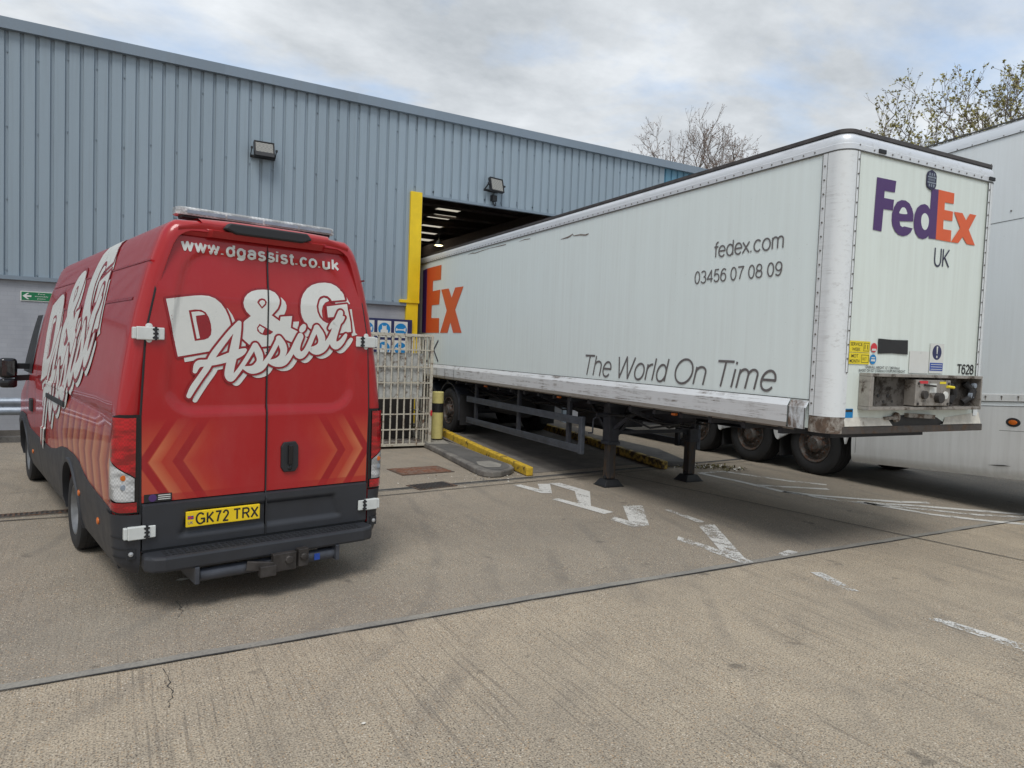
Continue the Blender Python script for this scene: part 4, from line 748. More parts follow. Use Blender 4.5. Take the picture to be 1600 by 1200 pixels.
# floodlights on the wall
def flood(loc, rz, tilt, label, low):
    t = thing('floodlight', label, 'floodlight', loc, rz, 'floodlights on the warehouse wall')
    c, s = math.cos(tilt), math.sin(tilt)
    def rot(p): return (p[0], -.20 + p[1] * c + p[2] * s, -p[1] * s + p[2] * c)
    def rbox(mb, *b):
        n0 = len(mb.v); mb.box(*b); mb.v[n0:] = [rot(p) for p in mb.v[n0:]]
    w, h = .195, .165
    mb = MB(); rbox(mb, -w, w, 0, .07, -h, h)
    for x0, x1, z0, z1 in ((-w, w, h - .02, h), (-w, w, -h, -h + .09 if low else -h + .02), (-w, -w + .02, -h, h), (w - .02, w, -h, h)): rbox(mb, x0, x1, -.02, .001, z0, z1)
    for i in range(7): rbox(mb, -.16 + i * .05, -.145 + i * .05, .07, .10, -h + .03, h - .03)
    mb.build('housing', M['black_plastic'], t, bevel=.004)
    mb = MB(); rbox(mb, -w + .03, w - .03, -.008, -.002, -h + (.09 if low else .03), h - .03); mb.build('lens', M['lamp_lens'], t)
    mb = MB(); mb.bar((-.235, -.19, 0), (-.235, -.03, -.12), .012, .035); mb.bar((.235, -.19, 0), (.235, -.03, -.12), .012, .035); mb.box(-.24, .24, -.035, .0, -.15, -.10)
    mb.box(-.255, -.216, -.21, -.17, -.02, .02); mb.box(.216, .255, -.21, -.17, -.02, .02)
    mb.build('bracket', M['black_plastic'], t)
    if not low:
        mb = MB(); mb.box(-.03, .10, -.10, .0, -.36, -.22); mb.tube([(.0, -.05, -.36), (.05, -.08, -.46), (.12, -.04, -.44), (.12, 0, -.30)], .012); mb.build('sensor', M['black_plastic'], t)
flood((2.50, WY, 5.73), R(0), R(20), 'black floodlight with cream lens high on the blue cladding above the red van', True)
flood((7.70, WY, 5.80), R(12), R(14), 'black floodlight with a sensor box mounted above the open loading door', False)

# signs on the wall
def flat(name, x0, x1, z0, z1, y, mat, parent, t=.004):
    mb = MB(); mb.box(x0, x1, y - t, y, z0, z1); return mb.build(name, mat, parent)
es = thing('fire_exit_sign', 'green sign with a white arrow pointing left on the painted brick wall behind the van', 'sign', (-1.21, WY - .0, 2.56))
flat('plate', -.29, .29, -.085, .085, 0.016, M['decal_white'], es, .012)
flat('panel', -.275, .275, -.072, .072, 0.003, M['sign_green'], es, .003)
mb = MB(); mb.add([(-.26, -.004, 0), (-.19, -.004, .055), (-.16, -.004, .055), (-.205, -.004, .015), (-.13, -.004, .015), (-.13, -.004, -.015), (-.205, -.004, -.015), (-.16, -.004, -.055), (-.19, -.004, -.055)], [(0, 1, 2, 3, 6, 7, 8), (3, 4, 5, 6)]); mb.build('arrow', M['decal_white'], es)
for k, s_ in enumerate(('Fire', 'assembly', 'point')):
    w_ = (.05, .10, .06)[k]
    text('lettering', s_, M['decal_white'], es, lambda x, z: (x, -.005, z), .02 - w_, .02 + w_, .032 - k * .04, .054 - k * .04)
ps = thing('safety_sign', 'navy board of blue and white safety pictograms on the wall beside the yellow door post', 'sign', (5.04, WY - .115, 1.9))
flat('board', -.92, .72, -.75, .62, 0.02, M['ink_darknavy'], ps, .015)
for r_i in range(3):
    for c_i in range(4):
        cx, cz = -.70 + c_i * .385, .39 - r_i * .42
        if r_i == 2:
            continue
        flat('pictogram', cx - .155, cx + .155, cz - .18, cz + .18, .002, M['decal_white'], ps, .004)
        mb = MB(); n = 24
        mb.add([(cx + .14 * math.cos(6.2832 * i / n), -.0035, cz + .14 * math.sin(6.2832 * i / n)) for i in range(n)], [tuple(range(n))]); mb.build('blue_disc', M['ink_cyan'], ps)
        mb = MB()
        if c_i % 2 == 0:
            mb.add([(cx + a, -.0045, cz + b) for a, b in ((-.085, -.10), (.085, -.10), (.085, -.02), (.05, -.01), (.05, .09), (.02, .06), (0, .07), (-.02, .06), (-.05, .09), (-.05, -.01), (-.085, -.02))], [tuple(range(11))])
        else:
            mb.add([(cx + a, -.0045, cz + b) for a, b in ((-.12, -.025), (-.10, -.03), (-.07, -.015), (.06, -.015), (.11, -.05), (.11, .05), (.06, .012), (-.07, .012), (-.10, .03), (-.12, .02))], [tuple(range(10))])
        mb.build('symbol', M['decal_white'], ps)
for c_i in range(2): flat('notice', -.82 + c_i * .78, -.14 + c_i * .78, -.68, -.28, .002, M['decal_white'], ps, .004)

# crash barrier by the wall at the far left
cb = thing('crash_barrier', 'galvanised corrugated steel crash barrier along the wall at the far left', 'barrier', (0, WY - .45, 0))
mb = MB(); pr = [(0, .50), (-.05, .52), (-.08, .57), (-.05, .62), (-.01, .65), (-.05, .68), (-.08, .73), (-.05, .78), (0, .80)]
v = [(x, y, z) for x in (-14, 2.6) for y, z in pr]; n = len(pr)
mb.add(v, [(i, i + 1, n + i + 1, n + i) for i in range(n - 1)]); mb.build('rail', M['galv'], cb, smooth='all')
for x_ in (-8, -5, -2.6, .2, 2.4):
    mb = MB(); mb.box(x_ - .05, x_ + .05, .005, .12, 0, .82); mb.build('post', M['galv'], cb)
pl_ = MB(); pl_.box(-14, 3.2, WY - .20, WY + .015, 0, .09); struct(pl_, 'dark_base_strip', M['kerb_conc'])  # low strip, darker than the brick, along the base of the wall

# ------------------------------------------------------------------ island, wheel guides, bollard, cage
isl = MB()
P = [(5.16, 12.9), (5.05, 11.6), (4.93, 10.64), (4.82, 9.75), (4.79, 9.45), (4.82, 9.29), (4.90, 9.2), (5.05, 9.2), (5.25, 9.29), (5.42, 9.45), (5.52, 9.7), (5.56, 10.6), (5.70, 12.6), (5.84, 14.9), (5.2, 14.9)]
isl.prism(P, 0, .095)
struct(isl, 'kerb_island', M['kerb_conc'], bevel=.02)
cx_, cy_ = 5.25, 11.6
P2 = [(cx_ + (x - cx_) * .72 + .03, cy_ + (y - cy_) * .95) for x, y in P]
mb = MB(); mb.add([(x, y, .099) for x, y in P2], [tuple(range(len(P2)))]); struct(mb, 'island_surface', M['island_top'])
mb = MB(); mb.add([(4.98, 9.55, .1025), (5.2, 9.5, .1025), (5.36, 9.75, .1025), (5.34, 10.1, .1025), (5.08, 10.1, .1025), (4.97, 9.8, .1025)], [tuple(range(6))]); struct(mb, 'concrete_patch', M['patch_conc'])
mb = MB(); mb.add([(5.12, 12.2, .1025), (5.5, 12.1, .1025), (5.66, 12.75, .1025), (5.25, 13.0, .1025)], [tuple(range(4))]); struct(mb, 'concrete_patch', M['patch_conc'])
def guide(pts, mat, label):
    mb = MB(); rnd = random.Random(2)
    for (x0, y0, z0), (x1, y1, z1) in zip(pts[:-1], pts[1:]):
        mb.add([(x0 - .06, y0, z0), (x0 + .06, y0, z0), (x0 + .06, y0, z0 + .14), (x0 - .06, y0, z0 + .14), (x1 - .06, y1, z1), (x1 + .06, y1, z1), (x1 + .06, y1, z1 + .14), (x1 - .06, y1, z1 + .14)],
               [(0, 1, 2, 3), (4, 7, 6, 5), (0, 4, 5, 1), (1, 5, 6, 2), (2, 6, 7, 3), (3, 7, 4, 0)])
    o = mb.build('wheel_guide', mat, bevel=.018)
    return tag(o, label, 'wheel guide', 'yellow wheel guides of the loading lane')
guide([(5.54, 9.16, .0), (5.69, 11.2, .05), (5.82, 13.2, .13)], M['yellow_rail'], 'bright yellow painted wheel guide rail on the concrete kerb island')
guide([(8.12, 9.0, .0), (8.28, 10.6, .05), (8.45, 12.4, .11), (8.6, 14.6, .18)], M['yellow_worn'], 'worn brownish yellow wheel guide rail between the two trailers')
isl2 = MB(); isl2.prism([(8.25, 9.2), (8.75, 9.1), (9.3, 10.5), (9.5, 14.8), (8.7, 14.8), (8.4, 11.5)], 0, .10); struct(isl2, 'kerb_island', M['island_top'], bevel=.02)

bl = thing('bollard', 'pale yellow steel bollard with a black band at the end of the metal cage', 'bollard', (5.52, 12.75, .13))
mb = MB(); mb.lathe((0, 0, 0), (0, 0, 1), [(0, .115), (.52, .115)], 28); mb.lathe((0, 0, 0), (0, 0, 1), [(.70, .115), (.915, .115), (.925, .105), (.93, .0)], 28); mb.build('post', M['bollard_yellow'], bl, smooth=True)
mb = MB(); mb.lathe((0, 0, 0), (0, 0, 1), [(.52, .1165), (.70, .1165)], 28); mb.build('band', M['ink_black'], bl, smooth=True)

cg = thing('metal_cage', 'rusty white barred metal cage with solid middle panels standing beside the loading door', 'cage', (4.2, 12.45, 0), R(-1))
CW, CD, CH = 1.02, 1.35, 2.14
CX0 = -.95
mb = MB()
def cage_side(mb, a, b, n, hz):
    a, b = Vector(a), Vector(b)
    for i in range(n + 1):
        p = a.lerp(b, i / n); mb.cyl((p.x, p.y, .06), (p.x, p.y, CH), .016, n=6)
    for z in hz: mb.bar((a.x, a.y, z), (b.x, b.y, z), .022, .022)
HZ = (.36, .65, .95, 1.24, 1.54, 1.86)
cage_side(mb, (CX0, -.02, 0), (CW, -.02, 0), 15, HZ)
mb.build('front_bars', M['cage_paint'], cg)
mb = MB(); cage_side(mb, (CW, 0, 0), (CW, CD, 0), 9, HZ); mb.build('side_bars', M['cage_paint'], cg)
mb = MB(); cage_side(mb, (CX0, CD, 0), (CW, CD, 0), 13, HZ[::2]); mb.build('rear_bars', M['cage_paint'], cg)
mb = MB(); cage_side(mb, (CX0, 0, 0), (CX0, CD, 0), 10, HZ[::2]); mb.build('side_bars', M['cage_paint'], cg)
mb = MB()
for x_ in (CX0, CW):
    for y_ in (-.02, CD): mb.box(x_ - .025, x_ + .025, y_ - .025, y_ + .025, .04, CH + .01)
for z_ in (.07, CH):
    mb.bar((CX0, -.02, z_), (CW, -.02, z_), .045, .045); mb.bar((CX0, CD, z_), (CW, CD, z_), .045, .045)
    for x_ in (CX0, CW): mb.bar((x_, 0, z_), (x_, CD, z_), .045, .045)
mb.build('frame', M['cage_paint'], cg)
for z0, z1 in ((.96, 1.235), (1.255, 1.535), (1.555, 1.80)):
    mb = MB(); mb.box(CX0 + .02, CW - .16, .02, .035, z0, z1); mb.build('panel', M['cage_panel'], cg)
mb = MB(); mb.box(CX0 + .03, CW - .03, .02, CD - .02, .07, .10); mb.build('base', M['post_rust'], cg)
mb = MB(); mb.box(-.55, .93, .62, 1.25, .10, .94); mb.box(-.85, -.58, .3, 1.2, .1, .9); mb.build('dark_blocks', M['hall_dark'], cg, bevel=.02)  # dark blocks added so the lower cage looks dark inside
mb = MB(); mb.box(CW - .004, CW + .03, -.06, -.046, .62, .72); mb.build('red_tag', M['ink_red'], cg)

# rubbish on the ground
def scrap(x, y, s, label):
    rnd = random.Random(int(x * 100)); mb = MB()
    mb.add([(x + s * a, y + s * b, .006 + s * .5 * rnd.random()) for a, b in ((-1, 0), (-.4, .5), (.3, .35), (1, .1), (.5, -.4), (-.3, -.45))], [(0, 1, 5), (1, 2, 4, 5), (2, 3, 4)])
    tag(mb.build('litter', M['litter']), label, 'litter')
scrap(1.10, 3.35, .016, 'small white scrap of litter on the near concrete, low in the photo')
scrap(0.47, 6.0, .06, 'pale crumpled leaf lying under the rear of the red van')
mb = MB(); rnd = random.Random(11)
for i in range(420):
    t = rnd.random(); x = 8.45 + t * 1.0 + rnd.gauss(0, .10); y = 9.35 - t * .75 + rnd.gauss(0, .14); s = rnd.uniform(.012, .04); a = rnd.uniform(0, 6.28); h = rnd.uniform(.006, .05)
    ca, sa = math.cos(a) * s, math.sin(a) * s
    mb.add([(x - ca, y - sa, .006), (x + sa * .5, y - ca * .5, h), (x + ca, y + sa, h * .7), (x - sa * .5, y + ca * .5, .007)], [(0, 1, 2, 3)], int(rnd.random() < .25))
tag(mb.build('leaf_debris', [M['debris'], M['litter']], fix=False), 'scattered leaves and debris along the drain between the trailers', 'debris', kind='stuff')
mb = MB(); rnd = random.Random(13)
for i in range(120):
    x = 4.75 + rnd.gauss(0, .5) ; y = 9.2 + rnd.gauss(0, .22); s = rnd.uniform(.006, .02); a = rnd.uniform(0, 6.28); h = rnd.uniform(.006, .02)
    ca, sa = math.cos(a) * s, math.sin(a) * s
    mb.add([(x - ca, y - sa, .006), (x + sa * .5, y - ca * .5, h), (x + ca, y + sa, h * .7), (x - sa * .5, y + ca * .5, .007)], [(0, 1, 2, 3)], int(rnd.random() < .5))
tag(mb.build('grit', [M['kerb_conc'], M['litter']], fix=False), 'loose grit and flaked paint on the concrete at the end of the kerb island', 'debris', kind='stuff')
# ------------------------------------------------------------------ red van (local: x right, y forward, z up; rear face at y = 0)
van = thing('panel_van', 'red high roof panel van with white lettering and orange chevrons, seen from behind', 'van', VAN_LOC, R(10.589))
PZ = [.30, .40, .70, .93, 1.15, 1.38, 1.60, 1.92, 2.10, 2.24, 2.36, 2.47, 2.58, 2.66, 2.72, 2.756, 2.783]
PU = [.955, .985, 1.012, 1.018, 1.015, 1.008, .985, .935, .900, .867, .838, .805, .768, .738, .700, .650, .30]
def prof(z): return lerp(z, PZ, PU)
def capz(v): return lerp(v, [4.75, 5.0, 5.3, 5.6, 5.9, 6.15, 6.4, 6.62, 6.76, 6.82], [2.783, 2.70, 2.46, 2.17, 1.86, 1.56, 1.40, 1.22, .95, .62])
RR_ = .085
def section(v):
    zl = [.42, .55, .70, .85, 1.0, 1.15, 1.28, 1.33, 1.375, 1.40, 1.5, 1.7, 1.92, 2.1, 2.24, 2.36, 2.47, 2.58, 2.66, 2.70, 2.73, 2.756, 2.77, 2.778]
    ins = RR_ - math.sqrt(max(0, RR_ ** 2 - (RR_ - min(v, RR_)) ** 2)) if v < RR_ else 0.0
    cp = capz(v); out = []
    for z in zl:
        u = prof(z) - ins
        if .2 < v < 4.4:
            if 1.29 < z < 1.38: u -= .010
            if z == 1.40: u += .004
        if v > 6.2: u -= (v - 6.2) * .35
        zz_ = z if z <= 1.0 or cp >= 2.78 else 1.0 + (z - 1.0) * (cp - 1.0) / 1.783
        if cp < 1.0: zz_ = .42 + (z - .42) * (cp - .42) / 2.36
        if z > 2.6: zz_ -= ins * (z - 2.6) / .18
        out.append((u, zz_))
    top = min(2.783, cp) - ins
    out += [(.50 - ins * .5, top + .002), (.25, top + .012), (0, top + .014)]
    return out
ST_V = [0.0, .006, .018, .035, .06, RR_, .2, .21, .8, 1.4, 2.0, 2.6, 3.2, 3.8, 4.38, 4.41, 4.75, 5.0, 5.3, 5.6, 5.9, 6.15, 6.4, 6.62, 6.76, 6.82]
mb = MB(); rows = []
for v in ST_V:
    s = section(v); rows.append([(-u, v, z) for u, z in s] + [(u, v, z) for u, z in reversed(s[:-1])])
rows = [[(max(-.80, min(.80, x)) if abs(x) > .3 else x, .055, max(.46, min(z, 2.66))) for x, y, z in rows[0]], [(x * .985, .0005, z - (.01 if z > 2.7 else 0)) for x, y, z in rows[0]]] + rows
rows[0] = [(math.copysign(min(abs(x), lerp(z, PZ, PU) - .115), x), y, z) for x, y, z in rows[0]]
n = len(rows[0]); mb.add([p for r in rows for p in r], [(i * n + j, i * n + j + 1, (i + 1) * n + j + 1, (i + 1) * n + j) for i in range(len(rows) - 1) for j in range(n - 1)])
h = (n - 1) // 2
for e in (0, len(rows) - 1):
    for j in range(h): mb.f.append((e * n + j, e * n + j + 1, e * n + n - 2 - j, e * n + n - 1 - j)); mb.mi.append(0)
L0, L1 = 0, n - 1
for i in range(len(rows) - 1): mb.f.append((i * n, (i + 1) * n, (i + 1) * n + n - 1, i * n + n - 1)); mb.mi.append(0)
body = mb.build('body', M['red_body'], van, smooth=True)
WR, WF, WRAD = 1.93, 5.66, .355
def cutter(v, r, w0=.60, w1=1.3):
    o = []
    for s in (-1, 1):
        c = MB().cyl((s * w0, v, WRAD), (s * w1, v, WRAD), r, n=40).build('cut', M['black_plastic'], van); o.append(c)
    return o
cuts = cutter(WR, .44) + cutter(WF, .44)
bpy.context.view_layer.update()
boolean_cut(body, cuts)
# side cladding, wheel arch flares
def ctop(v): return lerp(v, [0.0, .6, 1.0, 1.25, 1.45, 1.7, 2.15, 2.45, 2.75, 3.2, 4.3, 5.0, 5.25, 5.45, 5.9, 6.15, 6.4], [.70, .735, .76, .80, .86, .885, .885, .86, .80, .745, .745, .76, .82, .885, .885, .84, .80])
for s in (-1, 1):
    mb = MB(); nv, nz = 90, 6
    def outer(a, b, off=.016, s=s):
        v = .13 + a * 6.2; z = .295 + b * (ctop(v) - .295)
        u = prof(max(z, .3)) + off * (1 if b < .999 else .5)
        if v > 6.2: u -= (v - 6.2) * .35
        return (s * u, v, z)
    mb.grid(lambda a, b: outer(a, b), nv, nz)
    mb.grid(lambda a, b: outer(a, b, -.05), nv, nz)
    k = (nv + 1) * (nz + 1)
    for i in range(nv):
        for r in (0, nz): mb.f.append((r * (nv + 1) + i, r * (nv + 1) + i + 1, k + r * (nv + 1) + i + 1, k + r * (nv + 1) + i)); mb.mi.append(0)
    for j in range(nz):
        for c in (0, nv): mb.f.append((j * (nv + 1) + c, (j + 1) * (nv + 1) + c, k + (j + 1) * (nv + 1) + c, k + j * (nv + 1) + c)); mb.mi.append(0)
    o = mb.build('side_cladding', M['dark_cladding'], van, smooth=True)
    boolean_cut(o, cuts)
    for v0 in (WR, WF):
        mb = MB()
        prf = []
        for i in range(29):
            t = R(-8 + i * 7); prf.append((math.cos(t), math.sin(t)))
        vv = []
        for ca, sa in prf:
            for r, du in ((.432, -.03), (.432, .028), (.462, .030), (.475, .010)):
                z = WRAD + r * sa; vv.append((s * (prof(max(z, .31)) + du), v0 + r * ca, z))
        mb.add(vv, [(i * 4 + j, i * 4 + j + 1, i * 4 + j + 5, i * 4 + j + 4) for i in range(28) for j in range(3)])
        mb.build('wheel_arch', M['dark_cladding'], van, smooth=True)
    mb = MB()
    for v_, z_ in ((.62, .535), (1.43, .60), (4.75, .50)):
        mb2 = MB(); u = prof(z_) + .016
        mb2.lathe((s * u, v_, z_), (s, 0, 0), [(0, .027), (.008, .026), (.012, .018), (.013, 0)], 16)
        mb2.v = [(x, v_ + (y - v_) * 1.15, z) for x, y, z in mb2.v]
        mb2.build('side_marker', M['amber'], van, smooth=True)
for c in cuts: bpy.data.objects.remove(c)
# inner arches and underbody
mb = MB(); mb.box(-.80, .80, .25, 6.3, .30, .44); mb.box(-.58, .58, 1.3, 2.6, .3, .85); mb.box(-.58, .58, 5.1, 6.2, .3, .85); mb.build('underbody', M['black_plastic'], van)
# wheels
def van_wheel(x, y, s):
    w = thing('wheel', None, None); w.parent = van; w.location = (x, y, WRAD)
    mb = MB(); mb.lathe((0, 0, 0), (s, 0, 0), [(-.21, .20), (-.215, .30), (-.20, .34), (-.17, .354), (-.10, .355), (-.03, .354), (-.008, .342), (.004, .31), (.006, .26), (-.004, .225), (-.03, .215)], 48)
    for k in range(4): mb.lathe((s * (-.055 - k * .034), 0, 0), (s, 0, 0), [(-.003, .3545), (-.003, .3575), (.003, .3575), (.003, .3545)], 48)
    mb.build('tyre', M['rubber'], w, smooth=True)
    mb = MB(); mb.lathe((0, 0, 0), (s, 0, 0), [(-.03, .222), (-.006, .222), (-.004, .21), (-.03, .19), (-.07, .165), (-.075, .12), (-.05, .09), (-.045, .0)], 40)
    for i in range(10):
        t = 2 * math.pi * i / 10
        mb.cyl((-s * .072, math.cos(t) * .142, math.sin(t) * .142), (-s * .066, math.cos(t) * .142, math.sin(t) * .142), .022, n=10)
    mb.build('rim', M['wheel_grey'], w, smooth=True)
for s in (-1, 1):
    van_wheel(s * .985, WR, s); van_wheel(s * .975, WF, s)

# rear doors
def edge(z): return lerp(z, [.40, .77, 1.37, 1.95, 2.3, 2.66], [.86, .862, .868, .842, .775, .67])
def rv(u, z):
    v = -.012
    if z > 2.22: v += .06 * (z - 2.22) / .44
    us = u / edge(z) * .86
    qx, qz = abs(us) - .52, abs(z - 1.975) - .40
    sd_ = min(max(qx, qz), 0) + math.hypot(max(qx, 0), max(qz, 0)) - .2
    t = min(max(-sd_ / .05, 0), 1)
    return v + .018 * t * t * (3 - 2 * t)
def rear_pt(eps): return lambda u, z: (u, rv(u, z) - eps, z)
for s in (-1, 1):
    door = thing('rear_door', None, None); door.parent = van
    def seam_u(z): return .012
    nu, nz = 30, 76
    def dp(a, b, s=s):
        z = .772 + b * (2.66 - .772)
        e0, e1 = .0055, edge(z) - .004
        if z > 2.56: e1 -= .10 - math.sqrt(max(0, .01 - (z - 2.56) ** 2))
        u = e0 + a * (e1 - e0)
        return (s * u, rv(u, z), z)
    mb = MB(); mb.grid(dp, nu, nz)
    k = (nu + 1) * (nz + 1); vs = list(mb.v)
    mb.v += [(x, .035 + (.06 * (z - 2.22) / .44 if z > 2.22 else 0), z) for x, y, z in vs]
    bd = [j * (nu + 1) for j in range(nz + 1)] + [nz * (nu + 1) + i for i in range(1, nu + 1)] + [j * (nu + 1) + nu for j in range(nz - 1, -1, -1)] + [i for i in range(nu - 1, 0, -1)]
    for a, b in zip(bd, bd[1:] + bd[:1]): mb.f.append((a, b, k + b, k + a)); mb.mi.append(0)
    mb.build('door_panel', M['red_door'], door, smooth=True)
    # dark lower trim with a moulded recess
    def lp(a, b, s=s):
        z = .445 + b * (.766 - .445); u = .0055 + a * .852
        qx, qz = abs(u - .0) - .60, abs(z - .60) - .10
        d_ = max(qx + (z - .60) * .3, qz); t = min(max(-d_ / .03, 0), 1)
        if s > 0 or True: dv = .022 * t * t * (3 - 2 * t)
        return (s * u, -.034 + dv + (.03 if z > .758 else 0), z)
    mb = MB(); mb.grid(lp, 40, 24); vs = list(mb.v); k = 41 * 25
    mb.v += [(x, .03, z) for x, y, z in vs]
    bd = [j * 41 for j in range(25)] + [24 * 41 + i for i in range(1, 41)] + [j * 41 + 40 for j in range(23, -1, -1)] + [i for i in range(39, 0, -1)]
    for a, b in zip(bd, bd[1:] + bd[:1]): mb.f.append((a, b, k + b, k + a)); mb.mi.append(0)
    mb.build('lower_trim', M['dark_cladding'], door, smooth=True)
    # hinges
    for z_, v_ in ((1.945, -.018), (.575, -.044)):
        hg = thing('hinge', None, None); hg.parent = van
        uo = prof(z_) + (-.005 if z_ > 1 else -.03)
        ui = uo - .195
        mb = MB()
        mb.box(s * ui, s * (ui + .055), v_ - .012, v_ + .004, z_ - .042, z_ + .042)
        mb.box(s * (ui + .060), s * (uo - .02), v_ - .016, v_ + .02, z_ - .045, z_ + .045)
        mb.box(s * (uo - .021), s * (uo + .004), v_ - .010, v_ + .03, z_ - .040, z_ + .040)
        mb.build('plate', M['white_plastic'], hg, bevel=.006)
        mb = MB(); x_ = s * (ui + .057)
        mb.cyl((x_, v_ - .012, z_ - .046), (x_, v_ - .012, z_ + .046), .009, n=8)
        for dz in (-.03, .0, .03):
            mb.box(x_ - .017, x_ + .017, v_ - .0185, v_ - .010, z_ + dz - .006, z_ + dz + .006)
        mb.bar((x_ - .02, v_ - .016, z_ + .03), (x_ + .015, v_ - .018, z_), .006, .006); mb.bar((x_ - .02, v_ - .016, z_ - .03), (x_ + .015, v_ - .018, z_), .006, .006)
        mb.build('pin', M['black_plastic'], hg)
        if z_ > 1:
            mb = MB(); mb.lathe((s * (uo - .10), v_ + .02, z_ + .05), (0, -1, 0), [(0, .021), (.02, .02), (.024, 0)], 16); mb.lathe((s * (uo - .10), v_ + .02, z_ - .045), (0, -1, 0), [(0, .02), (.02, .018), (.022, 0)], 16); mb.build('stop', M['white_plastic'], hg)
# centre seam and door gap seals
mb = MB(); mb.add([(x, rv(.01, z) - .0095 if z > .77 else -.042, z) for z in [.445 + i * .0555 for i in range(40)] for x in (-.0055, .0055)], [(2 * i, 2 * i + 1, 2 * i + 3, 2 * i + 2) for i in range(39)])
mb.build('door_seal', M['black_plastic'], van)
for s in (-1, 1):
    mb = MB(); zs = [.45 + i * .0545 for i in range(40)]
    mb.add([(s * (edge(z) + d_), -.0045 + (.06 * (z - 2.22) / .44 if z > 2.22 else 0), z) for z in zs for d_ in (-.004, .010)], [(2 * i, 2 * i + 1, 2 * i + 3, 2 * i + 2) for i in range(39)])
    mb.build('door_seal', M['black_plastic'], van)
# rear header above the doors
def hdr(a, b):
    u = -.645 + a * 1.29; z = 2.652 + b * .095
    return (u, .030 - .034 * math.sin(b * math.pi * .55) - (.03 if abs(u) < .42 and b < .6 else 0) , z - .045 * max(0, abs(u) - .48) / .165 * b)
mb = MB(); mb.grid(hdr, 40, 10); mb.build('rear_header', M['red_body'], van, smooth=True)
mb = MB(); mb.add([(-.31, -.055, 2.765), (.28, -.055, 2.765), (.32, -.055, 2.72), (.24, -.055, 2.69), (-.26, -.055, 2.69), (-.35, -.055, 2.72)] + [(-.31, .05, 2.765), (.28, .05, 2.765), (.32, .05, 2.72), (.24, .05, 2.69), (-.26, .05, 2.69), (-.35, .05, 2.72)],
       [(0, 1, 2, 3, 4, 5), (11, 10, 9, 8, 7, 6)] + [(i, (i + 1) % 6, 6 + (i + 1) % 6, 6 + i) for i in range(6)])
mb.build('brake_light', M['black_plastic'], van, bevel=.012)
# beacon bar on the roof
lb = thing('light_bar', None, None); lb.parent = van
mb = MB()
prf = [(-.075, 2.825), (-.08, 2.84), (-.075, 2.872), (-.06, 2.885), (.06, 2.885), (.075, 2.872), (.08, 2.84), (.075, 2.825)]
def bar_loop(x, k): return [(x, .30 + a * k, 2.855 + (b - 2.855) * (.6 + .4 * k)) for a, b in prf]
xs = [(-.60, .55), (-.575, .92), (-.54, 1), (.58, 1), (.615, .92), (.64, .55)]
v = [p for x, k in xs for p in bar_loop(x, k)]
mb.add(v, [(i * 8 + j, i * 8 + (j + 1) % 8, (i + 1) * 8 + (j + 1) % 8, (i + 1) * 8 + j) for i in range(5) for j in range(8)] + [tuple(range(8)), tuple(range(40, 48))])
mb.build('lens_cover', M['lens_clear'], lb, smooth=True)
mb = MB(); mb.box(-.56, .60, .24, .36, 2.805, 2.828); mb.box(-.45, -.35, .27, .33, 2.76, 2.81); mb.box(.4, .5, .27, .33, 2.76, 2.81); mb.build('base', M['black_plastic'], lb, bevel=.008)
for i in range(4):
    mb = MB(); x_ = -.53 + i * .285; mb.box(x_, x_ + .27, .2165, .2175, 2.838, 2.862); mb.build('led_module', M['galv'], lb)
# handle
hd = thing('door_handle', None, None); hd.parent = van
mb = MB(); hx, hz = .185, 1.025
pts = [(hx + a, hz + b) for a, b in ((-.05, .115), (.045, .12), (.068, .085), (.07, -.08), (.045, -.118), (-.045, -.118), (-.068, -.08), (-.07, .08))]
mb.add([(x, -.030, z) for x, z in pts] + [(x, -.008, z) for x, z in pts], [tuple(range(8))] + [(i, (i + 1) % 8, 8 + (i + 1) % 8, 8 + i) for i in range(8)]); mb.build('bezel', M['black_plastic'], hd, bevel=.006)
mb = MB(); mb.box(hx - .018, hx + .018, -.048, -.028, hz - .06, hz + .095); mb.lathe((hx, -.03, hz - .088), (0, -1, 0), [(0, .018), (.006, .016), (.007, 0)], 14); mb.build('grip', M['black_gloss'], hd, bevel=.006)
